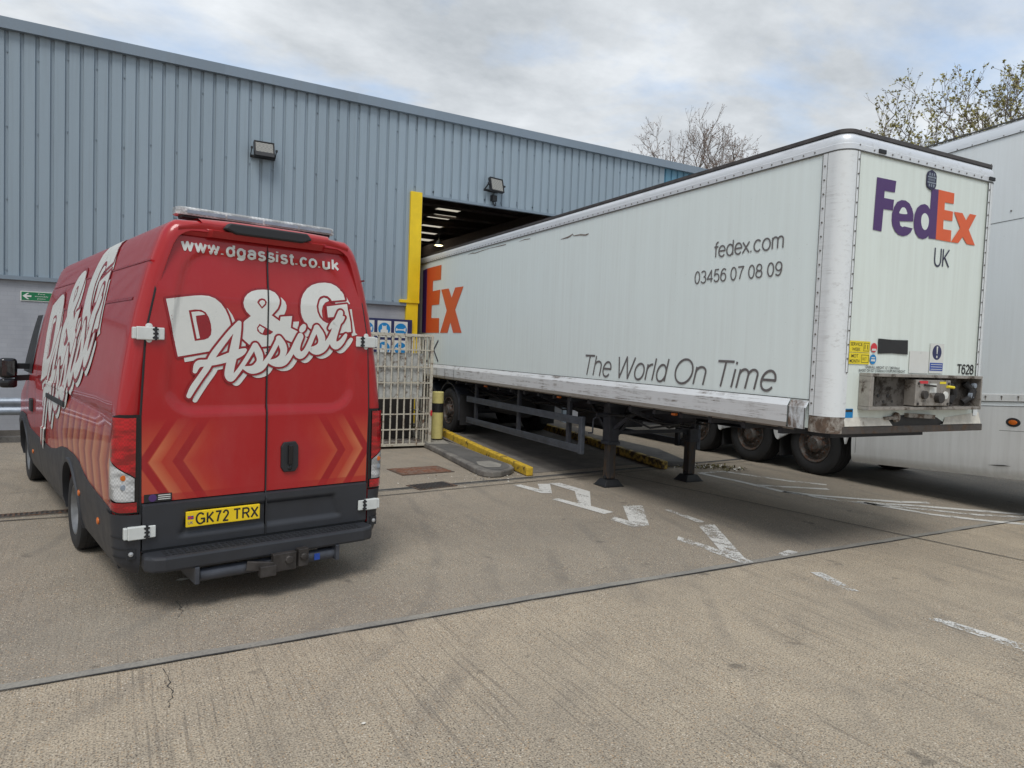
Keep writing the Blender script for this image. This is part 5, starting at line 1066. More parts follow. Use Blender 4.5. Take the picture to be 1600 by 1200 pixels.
# tail lights: wrap from the rear pillar round to the side
def tl_pt(s, a, z, off):
    """a 0..1 from the door side of the lamp round the corner onto the side"""
    u0 = .876; hw = prof(z); flat_w = hw - RR_ - u0; arc = RR_ * math.pi / 2; side = .06; tot = flat_w + arc + side; d_ = a * tot
    if d_ < flat_w: return (s * (u0 + d_), -off, z)
    if d_ < flat_w + arc:
        t = (d_ - flat_w) / RR_; return (s * (hw - RR_ + (RR_ + off) * math.sin(t)), RR_ - (RR_ + off) * math.cos(t), z)
    return (s * (hw + off), RR_ + d_ - flat_w - arc, z)
def tl_patch(mb, s, a0, a1, zf0, zf1, off, nu=14, nz=10):
    mb.grid(lambda a, b: tl_pt(s, a0 + (a1 - a0) * a, zf0(a) + (zf1(a) - zf0(a)) * b, off), nu, nz)
for s in (-1, 1):
    tl = thing('tail_light', None, None); tl.parent = van
    mb = MB(); tl_patch(mb, s, 0, 1.0, lambda a: .70 + .10 * max(0, a - .55), lambda a: 1.385 - .05 * max(0, a - .5), .010); mb.build('housing', M['black_gloss'], tl, smooth='all')
    mb = MB(); tl_patch(mb, s, .10, .80, lambda a: .955 + .13 * a, lambda a: 1.365, .020); mb.build('red_lens', M['lens_red'], tl, smooth='all')
    mb = MB(); tl_patch(mb, s, .12, .80, lambda a: .79 + .07 * max(0, a - .6), lambda a: .948 + .13 * a, .020); mb.build('clear_lens', M['lens_clear'], tl, smooth='all')
    mb = MB(); tl_patch(mb, s, .06, .94, lambda a: .715 + .06 * max(0, a - .45), lambda a: .782 + .05 * max(0, a - .6), .020); mb.build('red_lens', M['lens_red'], tl, smooth='all')
    mb = MB(); tl_patch(mb, s, .82, .88, lambda a: .80, lambda a: 1.08, .0205, 3); mb.build('chrome_trim', M['chrome_grey'], tl, smooth='all')
    for z_ in (.89, .955): 
        mb = MB(); p = tl_pt(s, .36, z_, .021); mb.lathe(p, (0, -1, 0), [(0, .02), (.003, .018), (.004, 0)], 14); mb.build('bulb', M['amber'] if z_ > .9 else M['galv'], tl)
# bumper corners and step
for s in (-1, 1):
    bc = thing('bumper_corner', None, None); bc.parent = van
    mb = MB()
    def bp(a, b, s=s, off=.018):
        z = .285 + b * (.70 - .285); hw = prof(max(z, .3)) + .006 - .05 * max(0, (.36 - z) / .08) ** 2; r = .13; u0 = .868
        fw = hw - r - u0; arc = r * math.pi / 2; tot = fw + arc + .16; d_ = a * tot
        if d_ < fw: return (s * (u0 + d_), -.035, z)
        if d_ < fw + arc:
            t = (d_ - fw) / r; return (s * (hw - r + (r + off) * math.sin(t)), r - .018 - (r + off) * math.cos(t), z)
        return (s * (hw + off), r - .018 + d_ - fw - arc, z)
    mb.grid(bp, 24, 16); mb.build('cover', M['dark_cladding'], bc, smooth='all')
    for z_ in (.395, .455, .535):
        mb = MB(); mb.grid(lambda a, b: (lambda p: (p[0] * 1.003, p[1] - .003, p[2]))(bp(.05 + a * .55, (z_ - .285 + b * .008) / .415)), 14, 1); mb.build('rib', M['black_plastic'], bc)
    mb = MB(); mb.box(s * .90, s * .955, -.040, -.03, .395, .46); mb.build('pocket', M['black_plastic'], bc)
    mb = MB(); mb.lathe((s * .928, -.038, .43), (0, -1, 0), [(0, .017), (.008, .015), (.012, 0)], 16); mb.build('parking_sensor', M['chrome_grey'], bc, smooth=True)
sp = thing('bumper_step', None, None); sp.parent = van
mb = MB()
P = [(-.855, .02), (-.865, -.13), (-.83, -.19), (-.75, -.215), (.75, -.215), (.83, -.19), (.865, -.13), (.855, .02)]
mb.prism(P, .315, .425); mb.build('step', M['dark_cladding'], sp, bevel=.02)
mb = MB()
for i in range(34):
    for j in range(3): mb.box(-.74 + i * .044, -.715 + i * .044, -.18 + j * .05, -.15 + j * .05, .4255, .4285)
mb.build('tread', M['black_plastic'], sp)
mb = MB(); mb.box(-.86, .86, -.02, .06, .425, .445); mb.build('door_sill', M['black_plastic'], sp)
# tow bar
tb = thing('tow_bar', None, None); tb.parent = van; tb.location = (0, -.175, .012)
mb = MB(); mb.cyl((-.52, .02, .235), (.52, .02, .235), .046, n=24); mb.box(-.56, -.53, -.05, .30, .19, .31); mb.box(.50, .53, -.05, .30, .19, .31); mb.build('tube', M['tow_steel'], tb, bevel=.004)
mb = MB(); mb.box(-.02, .16, -.085, -.03, .19, .325); mb.box(.17, .25, -.10, -.03, .205, .34); mb.lathe((.10, -.085, .27), (0, -1, 0), [(0, .035), (.015, .03), (.017, 0)], 8); mb.lathe((.21, -.10, .28), (0, -1, 0), [(0, .03), (.015, .026), (.017, 0)], 8)
mb.bar((-.20, -.035, .26), (-.02, -.075, .235), .025, .07); mb.box(-.12, .0, -.10, -.04, .17, .25); mb.build('coupling_plate', M['steel_dark'], tb, bevel=.005)
mb = MB(); mb.box(.325, .37, -.0345, -.0315, .215, .265); mb.build('blue_sticker', M['ink_blue'], tb)
# number plate
npl = thing('number_plate', None, None); npl.parent = van
mb = MB(); mb.box(-.578, -.05, -.049, -.030, .5705, .6825); mb.build('plate', M['plate_yellow'], npl, bevel=.004)
pf = lambda x, z: (x, -.0500, z)
pf2 = lambda x, z, e: (x, -.0490 - e, z)
stroke_text('lettering', 'GK72', M['ink_black'], npl, pf2, -.508, -.285, .590, .664, .0125, gap=.12)
stroke_text('lettering', 'TRX', M['ink_black'], npl, pf2, -.245, -.068, .590, .664, .0125, gap=.12)
mb = MB(); mb.box(-.568, -.528, -.0505, -.0495, .628, .652); mb.build('flag_blue', M['ink_blue'], npl)
mb = MB(); mb.box(-.568, -.528, -.0512, -.0507, .636, .644); mb.box(-.551, -.545, -.0512, -.0507, .628, .652); mb.build('flag_red', M['ink_red'], npl)
text('lettering', 'UK', M['ink_blue'], npl, pf, -.566, -.53, .592, .612)
# small sticker on the left door
mb = MB(); mb.box(-.845, -.665, -.0140, -.0125, .772, .828); o = mb.build('sticker', M['ink_black'], van)
mb = MB(); mb.lathe((-.79, -.0142, .80), (0, -1, 0), [(0, .026), (.0006, .024), (.0007, 0)], 18); mb.build('sticker_badge', M['ink_purple'], van)
mb = MB()
for i in range(3): mb.box(-.755, -.675, -.0146, -.0141, .785 + i * .014, .791 + i * .014)
mb.build('sticker_text', M['decal_white'], van)
# web address and logo on the doors
stroke_text('web_address', 'www.dgassist.co.uk', M['decal_white'], van, lambda x, z, e: (x, rv(x, z) - .003 - e, z - .025 * (x + .6) / 1.2), -.610, .58, 2.547, 2.625, .0185, gap=.10)
CUTS = [(1, .5 + .025 * i) for i in range(96)] + [(0, -.85 + .02 * i) for i in range(86)]
def polys_ribbon(st, extra):
    out = []
    for (x0, z0, w0), (x1, z1, w1) in zip(st[:-1], st[1:]):
        d_ = Vector((x1 - x0, z1 - z0)); L = d_.length
        if L < 1e-6: continue
        nrm = Vector((-d_.y, d_.x)) / L
        a, b = w0 + extra, w1 + extra
        out.append([(x0 + nrm.x * a, z0 + nrm.y * a), (x1 + nrm.x * b, z1 + nrm.y * b), (x1 - nrm.x * b, z1 - nrm.y * b), (x0 - nrm.x * a, z0 - nrm.y * a)])
    return out
def discs(st, extra, n=14):
    return [[(x + (w + extra) * math.cos(6.28319 * i / n), z + (w + extra) * math.sin(6.28319 * i / n)) for i in range(n)] for x, z, w in st]
def outline(poly, hw_):
    st = [(x, z, 0.0) for x, z in poly + poly[:1]]
    return polys_ribbon(st, hw_) + discs(st, hw_, 8)
def rbn(sts, extra, shift=(0, 0)):
    o = []
    for st in sts:
        st = [(x + shift[0], z + shift[1], w) for x, z, w in st]
        o += polys_ribbon(st, extra) + discs(st, extra)
    return o
class Layer:
    def __init__(s, base): s.e = base
    def each(s, name, groups, mat, fn):
        e = s.e
        for i, g in enumerate(groups): s.e = e + .00007 * i; s.put(name, g, mat, fn)
        s.e = e + .0010
    def put(s, name, polys, mat, fn):
        """each polygon a hair above the last so no two faces share a plane"""
        bm_all = MB()
        for i, p in enumerate(polys):
            bm = tess(p)
            xs_, zs_ = [q[0] for q in p], [q[1] for q in p]
            for ax, val in CUTS:
                if (ax == 0 and min(xs_) < val < max(xs_)) or (ax == 1 and min(zs_) < val < max(zs_)):
                    bmesh.ops.bisect_plane(bm, geom=bm.verts[:] + bm.edges[:] + bm.faces[:], plane_co=(val, 0, 0) if ax == 0 else (0, val, 0), plane_no=(1, 0, 0) if ax == 0 else (0, 1, 0))
            bm.verts.index_update()
            e = s.e + .00001 * (i % 60)
            bm_all.add([fn(v.co.x, v.co.y, e) for v in bm.verts], [tuple(v.index for v in f.verts) for f in bm.faces]); bm.free()
        s.e += .0009
        return bm_all.build(name, mat, LOGO, fix=False)
def logo(fn):
    L = Layer(.0032)
    L.each('letter_shadow', [[p] for p in LOGO_SHADOW], M['decal_white'], fn)
    L.put('script_shadow', rbn(LOGO_SCRIPT, .0, (LOGO_SHIFT[0], LOGO_SHIFT[1])), M['decal_white'], fn)
    L.each('letter_outline', [outline(p, .015) for p in LOGO_FILL], M['decal_red'], fn)
    L.each('letter', [[p] for p in LOGO_FILL], M['decal_white'], fn)
    L.each('letter_hole', [[p] for p in LOGO_HOLE], M['decal_red'], fn)
    L.each('hole_shadow', [[p] for p in LOGO_INNER], M['decal_white'], fn)
    L.put('script_outline', rbn(LOGO_SCRIPT, .0155), M['decal_red'], fn)
    L.put('script', rbn(LOGO_SCRIPT, 0), M['decal_white'], fn)
LOGO = thing('rear_logo', None, None); LOGO.parent = van
logo(lambda u, z, e: (u, rv(u, z) - e, z))
LOGO = thing('side_logo', None, None); LOGO.parent = van
A_ = SIDE_AFFINE
def side_fn(u, z, e):
    v = A_[0][0] * u + A_[0][1] * z + A_[0][2]; z2 = A_[1][0] * u + A_[1][1] * z + A_[1][2]
    if z2 > 2.745: z2 = 2.745 + (z2 - 2.745) * .2
    return (-(prof(z2) + e + .0015 + (.004 if 1.385 < z2 < 1.42 else 0) + (.0 if z2 > .9 else .014)), v, z2)
logo(side_fn)
# seams, runner, handles and glass of the left side and the cab
def side_line(pts, w, name, mat, off=.004, s=-1):
    mb = MB(); v = []
    P = []
    for a, b in zip(pts[:-1], pts[1:]):
        for i in range(12): P.append((a[0] + (b[0] - a[0]) * i / 12, a[1] + (b[1] - a[1]) * i / 12))
    P.append(pts[-1])
    for i, (a, z) in enumerate(P):
        q, r = P[min(i + 1, len(P) - 1)], P[max(i - 1, 0)]
        d_ = Vector((q[0] - r[0], q[1] - r[1])).normalized()
        for k in (-1, 1):
            zz_ = z + d_.x * k * w / 2; v.append((s * (prof(zz_) + off), a - d_.y * k * w / 2, zz_))
    mb.add(v, [(2 * i, 2 * i + 2, 2 * i + 3, 2 * i + 1) for i in range(len(P) - 1)])
    return mb.build(name, mat, van)
for s in (-1, 1):
    side_line([(.02, 2.455), (4.7, 2.455)], .012, 'roof_seam', M['decal_red'], .0045, s)
    side_line([(.22, 2.19), (4.35, 2.17)], .022, 'crease_shade', M['decal_red'], .0045, s)  # dark red strip painted for the shade along the body crease
    side_line([(3.72, .75), (3.72, 2.42)], .010, 'door_gap', M['seam'], .0045, s)
    side_line([(4.55, .75), (4.55, 2.3)], .010, 'door_gap', M['seam'], .0045, s)
    side_line([(5.72, .85), (5.75, 1.3)], .010, 'door_gap', M['seam'], .0045, s)
    mb = MB(); mb.box(s * 1.006, s * 1.036, 2.28, 3.47, 1.245, 1.295); mb.build('door_runner', M['black_plastic'], van, bevel=.006)
    mb = MB(); mb.box(s * 1.006, s * 1.045, 4.72, 4.92, .98, 1.13); mb.build('door_handle', M['black_plastic'], van, bevel=.012)
    mb = MB()
    def wp(a, b, s=s):
        z = 1.42 + b * .72; v0 = 4.98 - b * .05; v1 = 5.86 - b * .42; v_ = v0 + a * (v1 - v0)
        return (s * (prof(z) + .007), v_, z)
    mb.grid(wp, 8, 10); mb.build('side_window', M['black_plastic'], van, smooth='all')
    mi = thing('wing_mirror', None, None); mi.parent = van
    mb = MB()
    def pill(cx, cy, cz, rx, ry, rz, p=.45):
        sg = lambda t, k: math.copysign(abs(t) ** k, t)
        def f(a, b):
            th, ph_ = a * 2 * math.pi, (b - .5) * math.pi
            return (cx + rx * sg(math.cos(ph_), p) * sg(math.cos(th), p), cy + ry * sg(math.cos(ph_), p) * sg(math.sin(th), .8), cz + rz * sg(math.sin(ph_), p))
        mb.grid(f, 28, 16)
    pill(s * 1.225, 5.28, 1.475, .098, .085, .125); pill(s * 1.22, 5.28, 1.29, .092, .08, .058)
    mb.build('shell', M['black_gloss'], mi, smooth='all')
    mb = MB(); mb.box(s * 1.16, s * 1.29, 5.192, 5.194, 1.385, 1.565); mb.build('glass', M['glass_dark'], mi)
    mb = MB(); mb.bar((s * .96, 5.33, 1.50), (s * 1.15, 5.28, 1.50), .04, .07); mb.bar((s * .97, 5.33, 1.36), (s * 1.15, 5.28, 1.35), .04, .07); mb.build('arm', M['black_plastic'], mi, bevel=.006)
def ws(a, b):
    v = 5.08 + b * 1.02; z = capz(v) + .006; hw_ = lerp(v, [5.08, 6.1], [.62, .84])
    return (-hw_ + 2 * hw_ * a, v, z + .01 - .02 * abs(a - .5))
mb = MB(); mb.grid(ws, 8, 8); mb.build('windscreen', M['glass_dark'], van, smooth='all')
for s in (-1, 1):
    mb = MB(); mb.box(s * .62, s * .88, 6.60, 6.77, .85, 1.05); mb.build('headlight', M['lens_clear'], van, bevel=.02)
mb = MB(); mb.box(-.86, .86, 6.62, 6.88, .34, .70); mb.build('front_bumper', M['dark_cladding'], van, bevel=.05)
# ------------------------------------------------------------------ trailers (local: x right, y to the rear, z up; front face at y = 0)
def rounded_path(w, r, y1, n=8, inset=0.0):
    """plan outline from the rear of the near side round both front corners to the rear of the far side"""
    a = inset; P = [(a, y1), (a, r)]
    r_ = max(r - a, .01)
    for i in range(1, n + 1):
        t = math.pi / 2 * i / n; P.append((r - r_ * math.cos(t), r - r_ * math.sin(t)))
    for i in range(0, n + 1):
        t = math.pi / 2 * i / n; P.append((w - r + r_ * math.sin(t), r - r_ * math.cos(t)))
    P.append((w - a, y1)); return P
def sweep(mb, w, r, y1, prof2, n=8):
    """prof2: (inset, z)"""
    rows = [[(x, y, z) for x, y in rounded_path(w, r, y1, n, ins)] for ins, z in prof2]
    k = len(rows[0]); mb.add([p for q in rows for p in q], [(i * k + j, i * k + j + 1, (i + 1) * k + j + 1, (i + 1) * k + j) for i in range(len(rows) - 1) for j in range(k - 1)])
def tyre_and_rim(parent, x, y, z, s, r, rim_mat, wide=.32, name='wheel'):
    w = thing(name, None, None); w.parent = parent; w.location = (x, y, z)
    mb = MB(); mb.lathe((0, 0, 0), (s, 0, 0), [(-wide, r * .6), (-wide, r * .9), (-wide + .03, r * .985), (-wide * .5, r), (-.03, r * .985), (0, r * .91), (.004, r * .80), (-.01, r * .64), (-.03, r * .585)], 48)
    for k in range(4): mb.lathe((-s * (.06 + k * (wide - .12) / 3), 0, 0), (s, 0, 0), [(-.006, r * .99), (-.006, r * 1.006), (.006, r * 1.006), (.006, r * .99)], 48)
    mb.build('tyre', M['rubber'], w, smooth=True)
    mb = MB(); mb.lathe((0, 0, 0), (s, 0, 0), [(-.02, r * .60), (-.005, r * .60), (-.008, r * .565), (-.05, r * .54), (-.07, r * .50), (-.055, r * .33), (-.03, r * .30)], 40)
    for i in range(10):
        t = 2 * math.pi * i / 10; c, s_ = math.cos(t), math.sin(t)
        mb.cyl((-s * .056, c * r * .37, s_ * r * .37), (-s * .02, c * r * .37, s_ * r * .37), r * .034, n=6)
    mb.build('rim', rim_mat, w, smooth=True)
    mb = MB(); mb.lathe((0, 0, 0), (s, 0, 0), [(-.06, r * .30), (.0, r * .27), (.02, r * .2), (.03, r * .19), (.032, 0)], 24); mb.build('hub', rim_mat, w, smooth=True)
    return w

TW = 2.365; TR = .13; TL = 12.9
tr = thing('box_trailer', 'white box semi trailer on landing legs, standing uncoupled with its rear in the loading door', 'trailer', TR_LOC, R(-2.346))
ZB, ZR, ZC, ZT = 1.28, 1.552, 3.865, 4.00
mb = MB(); sweep(mb, TW, TR, TL, [(.004, ZB + .01), (.004, ZC + .02)])
mb.add([(.004, TL, ZB + .01), (TW - .004, TL, ZB + .01), (TW - .004, TL, ZC + .02), (.004, TL, ZC + .02)], [(0, 1, 2, 3)])
body1 = mb.build('box_body', [M['grp_side'], M['grp_front']], tr, smooth=True)
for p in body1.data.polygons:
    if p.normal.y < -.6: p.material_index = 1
mb = MB(); mb.prism(rounded_path(TW, TR, TL, 8, .02), ZT - .02, ZT); mb.build('roof', M['grp_grey'], tr)
mb = MB(); mb.prism(rounded_path(TW, TR, TL, 8, .03), ZB - .001, ZB + .03); mb.build('floor', M['chassis'], tr)
# rounded cantrail all round, with its seam and rivet line
mb = MB(); sweep(mb, TW, TR, TL, [(.002, ZC), (-.008, ZC), (-.010, ZC + .05), (-.006, ZC + .055), (-.006, ZC + .09), (.006, ZC + .125), (.03, ZC + .15), (.07, ZC + .165)]); mb.build('cantrail', M['cantrail'], tr, smooth=True)
mb = MB(); sweep(mb, TW, TR, TL, [(-.0095, ZC - .010), (-.0095, ZC + .002)]); mb.build('cantrail_seam', M['seam'], tr)
mb = MB(); sweep(mb, TW, TR, TL, [(.035, ZC + .150), (.012, ZC + .152), (.010, ZC + .185), (.035, ZC + .188), (.08, ZC + .18)]); mb.build('roof_edging', M['roof_edge'], tr, smooth=True)
mb = MB()
for i in range(92):
    y_ = .34 + i * .13; mb.cyl((-.010, y_, ZC + .025), (-.0145, y_, ZC + .025), .0085, n=6)
for i in range(14):
    x_ = .36 + i * .13; mb.cyl((x_, -.010, ZC + .025), (x_, -.0145, ZC + .025), .0085, n=6)
mb.build('cantrail_rivets', M['rivet'], tr)
# front corner posts
for far in (0, 1):
    mb = MB(); P = rounded_path(TW, TR, .245, 10)
    half = P[:12] + [(TR + .05, 0.0)]
    if far: half = [(TW - x, y) for x, y in half]
    sgn = 1
    cx, cy = (TR, TR) if not far else (TW - TR, TR)
    v = []
    for z in (ZB + .135, ZC - .010):
        for (x, y) in half:
            dx, dy = x - cx, y - cy
            if dy > 0: nx, ny = (-1 if not far else 1), 0
            elif (x > TR and not far) or (x < TW - TR and far): nx, ny = 0, -1
            else:
                l_ = math.hypot(dx, dy); nx, ny = dx / l_, dy / l_
            v.append((x + nx * .007, y + ny * .007, z))
    k = len(half); mb.add(v, [(i, i + 1, k + i + 1, k + i) for i in range(k - 1)])
    mb.build('corner_post', M['post_white'], tr, smooth=True)
    mb = MB(); sx = -.0085 if not far else TW + .0085
    mb.add([(sx, .243, ZB + .14), (sx, .249, ZB + .14), (sx, .249, ZC - .01), (sx, .243, ZC - .01)], [(0, 1, 2, 3)])
    mb.add([(sx, .19, ZB + .14), (sx, .194, ZB + .14), (sx, .194, ZC - .01), (sx, .19, ZC - .01)], [(0, 1, 2, 3)])
    for fx in (TR + .048, TR + .012):
        fx = fx if not far else TW - fx
        mb.add([(fx - .003, -.0085, ZB + .55), (fx + .003, -.0085, ZB + .55), (fx + .003, -.0085, ZC - .01), (fx - .003, -.0085, ZC - .01)], [(0, 1, 2, 3)])
    mb.build('post_seam', M['seam'], tr)
    mb = MB()
    for i in range(18):
        z = ZB + .25 + i * .13
        mb.cyl((sx, .218, z), (sx + (.006 if far else -.006), .218, z), .009, n=6)
        fx = TR + .03 if not far else TW - TR - .03
        mb.cyl((fx, -.008, z + .3), (fx, -.014, z + .3), .008, n=6)
    mb.build('post_rivets', M['rivet'], tr)
    mb = MB(); v = []
    for z in (ZB - .02, ZB + .135):
        for i, (x, y) in enumerate(half):
            dx, dy = x - cx, y - cy
            if dy > 0: nx, ny = (-1 if not far else 1), 0
            elif (x > TR and not far) or (x < TW - TR and far): nx, ny = 0, -1
            else:
                l_ = math.hypot(dx, dy); nx, ny = dx / l_, dy / l_
            v.append((x + nx * .004, y + ny * .004, z))
    mb.add(v, [(i, i + 1, k + i + 1, k + i) for i in range(k - 1)]); mb.build('post_foot', M['post_rust'], tr, smooth=True)
# bottom side rails, joined in lengths
for far in (0, 1):
    fx = (lambda x: x) if not far else (lambda x: TW - x)
    mb = MB(); mb2 = MB(); mb3 = MB()
    ys = [.46, 9.02, 9.52, 10.0, TL]
    for a, b in zip(ys[:-1], ys[1:]):
        a += .004; b -= .004
        pf_ = [(.0, ZR + .004), (-.008, ZR), (-.048, ZR - .065), (-.048, ZB + .045)]
        mb.add([(fx(x), y, z) for y in (a, b) for x, z in pf_], [(i, i + 1, 5 + i, 4 + i) for i in range(3)])
        mb2.add([(fx(x), y, z) for y in (a, b) for x, z in ((-.048, ZB + .044), (-.052, ZB + .044), (-.052, ZB), (.06, ZB), (.06, ZB - .03))], [(i, i + 1, 6 + i, 5 + i) for i in range(4)])
    o = mb.build('side_rail', M['rail_alloy'], tr, bevel=0)
    mb2.build('rail_lip', M['rail_lip'], tr)
    mb = MB(); v = [(fx(x), y, z) for y in (.245, .452) for x, z in ((-.006, ZR - .005), (-.046, ZR - .07), (-.050, ZB + .0))]
    mb.add(v, [(0, 1, 4, 3), (1, 2, 5, 4)]); mb.build('rail_end_plate', rusty('rail_end_plate', (0.55, 0.58, 0.60), (0.17, 0.11, 0.075), .47, 3.5), tr)
    mb = MB()
    for y_ in (.253, .447, 9.02, 9.52, 10.0): mb.add([(fx(-.0530), y_ - .006, ZB), (fx(-.0530), y_ + .006, ZB), (fx(-.0530), y_ + .006, ZR - .07), (fx(-.0530), y_ - .006, ZR - .07)], [(0, 1, 2, 3)])
    mb.add([(fx(-.0055), .25, ZR + .001), (fx(-.0055), TL, ZR + .001), (fx(-.0055), TL, ZR + .010), (fx(-.0055), .25, ZR + .010)], [(0, 1, 2, 3)])
    mb.build('rail_seam', M['seam'], tr)
# scratches on the side panel
mb = MB()
def scratch(pts, w):
    v = []
    for i, (y, z) in enumerate(pts): ww = w * (.3 + abs(math.sin(i * 2.3))); v += [(.0005, y, z - ww), (.0005, y, z + ww)]
    mb.add(v, [(2 * i, 2 * i + 2, 2 * i + 3, 2 * i + 1) for i in range(len(pts) - 1)])
scratch([(5.0, 3.655), (4.8, 3.66), (4.72, 3.672), (4.66, 3.69), (4.62, 3.66), (4.45, 3.655), (4.3, 3.63), (4.22, 3.64)], .010)
scratch([(8.6, 3.80), (8.4, 3.805), (8.25, 3.79), (8.0, 3.80), (7.6, 3.81), (6.9, 3.80)], .007)
scratch([(6.4, 3.79), (6.2, 3.80), (6.0, 3.79)], .005)
mb.build('scratches', M['post_rust'], tr)
mb = MB(); scr = random.Random(4)
# front lower tray
mb.box(TR + .02, TW - .005, -.004, .06, ZB - .02, ZB + .055)
mb = MB(); mb.box(TR + .02, TW - .005, -.012, .10, ZB - .025, ZB + .045); mb.build('front_lip', M['lip_dark'], tr, bevel=.006)
mb = MB(); mb.add([(TR + .04, .0, ZB + .14), (TR + .04, -.016, ZB + .05), (.86, -.016, ZB + .05), (.80, .0, ZB + .12)], [(0, 1, 2, 3)]); mb.build('lip_tray', M['tray_white'], tr)
mb = MB(); mb.add([(1.72, .0, ZB + .12), (1.66, -.016, ZB + .05), (TW - .04, -.016, ZB + .05), (TW - .07, .0, ZB + .17)], [(0, 1, 2, 3)])
mb.build('lip_tray', M['tray_white'], tr)
# connection panel; its back plate is coloured dark like a shaded recess
bx = thing('connection_box', None, None); bx.parent = tr
B0, B1, BZ0, BZ1 = .355, 2.12, 1.49, 1.835
mb = MB(); mb.box(B0, B1, -.12, .0, BZ1 - .03, BZ1); mb.box(B0, B1, -.12, .0, BZ0, BZ0 + .03); mb.box(B0, B0 + .02, -.12, .0, BZ0 + .031, BZ1 - .031); mb.box(B1 - .02, B1, -.12, .0, BZ0 + .031, BZ1 - .031); mb.box(B0 + .02, B0 + .05, -.12, -.105, BZ0 + .031, BZ1 - .031); mb.build('frame', M['steel_panel'], bx, bevel=.004)
mb = MB(); mb.box(B0 + .021, B1 - .021, -.014, -.004, BZ0 + .031, BZ1 - .031); mb.build('back_plate', M['box_back_shaded'], bx)
mb = MB()
for x_ in (.62, .76): mb.cyl((x_, -.014, 1.62), (x_, -.019, 1.62), .018, n=10); 
for x_ in (.52, .70, .83): mb.cyl((x_, -.014, 1.565), (x_, -.018, 1.565), .012, n=10)
mb.build('holes', M['ink_black'], bx)
bx = thing('valve_gear', None, None); bx.parent = tr; bx.location = (-.14, .02, 0)
mb = MB(); mb.box(1.15, 1.70, -.15, -.014, 1.53, 1.785); mb.build('box', M['steel_panel'], bx, bevel=.006)
mb = MB(); mb.box(1.20, 1.33, -.153, -.1505, 1.748, 1.775); mb.build('red_label', M['ink_red'], bx)
mb = MB(); mb.box(1.52, 1.62, -.153, -.1505, 1.748, 1.770); mb.cyl((1.63, -.16, 1.722), (1.73, -.165, 1.715), .014, n=10); mb.build('yellow_coupling', M['sign_yellow'], bx)
mb = MB(); mb.box(1.36, 1.47, -.153, -.1505, 1.66, 1.75); mb.build('white_label', M['decal_white'], bx)
mb = MB(); mb.lathe((1.62, -.15, 1.635), (0, -1, 0), [(0, .04), (.01, .038), (.014, 0)], 16); mb.build('white_knob', M['decal_white'], bx)
mb = MB(); mb.bar((1.27, -.16, 1.735), (1.42, -.175, 1.725), .018, .018); mb.cyl((1.27, -.15, 1.64), (1.27, -.18, 1.64), .04, n=14); mb.cyl((1.49, -.15, 1.61), (1.49, -.20, 1.61), .05, n=16)
for i in range(4): mb.cyl((1.19 + .475 * (i % 2), -.15, 1.55 + .2 * (i // 2)), (1.19 + .475 * (i % 2), -.157, 1.55 + .2 * (i // 2)), .014, n=8)
mb.build('valves', M['steel_dark'], bx)
mb = MB()
hose = [(1.70, -.06, 1.76), (1.80, -.10, 1.72), (1.84, -.10, 1.64), (1.80, -.08, 1.56)]
mb.tube(hose, .035, 10); mb.build('hose', M['rubber'], bx)
mb = MB()
hose = [(2.08, -.06, 1.76), (2.14, -.10, 1.70), (2.13, -.11, 1.62), (2.05, -.07, 1.56)]
mb.tube(hose, .03, 10); mb.build('hose', M['rubber'], bx)
mb = MB(); mb.tube([(2.2, -.05, 1.75), (2.22, -.09, 1.68), (2.17, -.09, 1.6)], .022, 8)
mb.build('hose', M['rubber'], bx)
mb = MB(); mb.add([(1.86, -.03, 1.765), (2.05, -.03, 1.765), (2.03, -.03, 1.70), (1.90, -.03, 1.70)], [(0, 1, 2, 3)]); mb.lathe((2.16, -.10, 1.735), (0, -1, 0), [(0, .03), (.03, .026), (.032, 0)], 14); mb.lathe((2.12, -.10, 1.63), (0, -1, 0), [(0, .035), (.03, .03), (.032, 0)], 14); mb.build('sockets', M['galv'], bx)
mb = MB()
mb.add([(.80, -.0185, ZB + .06), (1.0, -.0185, ZB + .145), (1.2, -.0185, ZB + .15), (1.6, -.0185, ZB + .145), (1.72, -.0185, ZB + .12), (1.86, -.0185, ZB + .06), (1.7, -.0185, ZB + .03), (.9, -.0185, ZB + .03)], [tuple(range(8))]); mb.build('grease', M['ink_black'], bx)
mb = MB(); mb.lathe((1.05, -.03, ZB + .13), (0, -1, 0), [(0, .05), (.02, .045), (.025, 0)], 14); mb.bar((.88, -.03, ZB + .12), (1.05, -.05, ZB + .13), .03, .03); mb.bar((1.2, -.04, ZB + .15), (1.62, -.04, ZB + .13), .05, .04); mb.build('coupling_gear', M['post_rust'], bx)
# lettering: front
ft = lambda x, z: (x, -.0010, z)
def fpoly(name, polys, mat, fn, e):
    mb = MB()
    for p in polys:
        bm = tess(p); bm.verts.index_update()
        mb.add([fn(v.co.x, v.co.y, e) for v in bm.verts], [tuple(v.index for v in f.verts) for f in bm.faces]); bm.free()
    return mb.build(name, mat, tr, fix=False)
def smooth_poly(p, n=5):
    o = []; k = len(p)
    for i in range(k):
        p0, p1, p2, p3 = p[i - 1], p[i], p[(i + 1) % k], p[(i + 2) % k]
        for j in range(n):
            t = j / n; o.append(tuple(.5 * (2 * p1[c] + (p2[c] - p0[c]) * t + (2 * p0[c] - 5 * p1[c] + 4 * p2[c] - p3[c]) * t * t + (3 * p1[c] - p0[c] - 3 * p2[c] + p3[c]) * t ** 3) for c in (0, 1)))
    return o
FN = lambda x, z, e: (x, .0 - e, z)
fpoly('front_letters', [FE_F], M['ink_purple'], FN, .0010)
fpoly('front_letters', [FE_E1], M['ink_purple'], FN, .0011)
fpoly('front_letters', [FE_D], M['ink_purple'], FN, .0013)
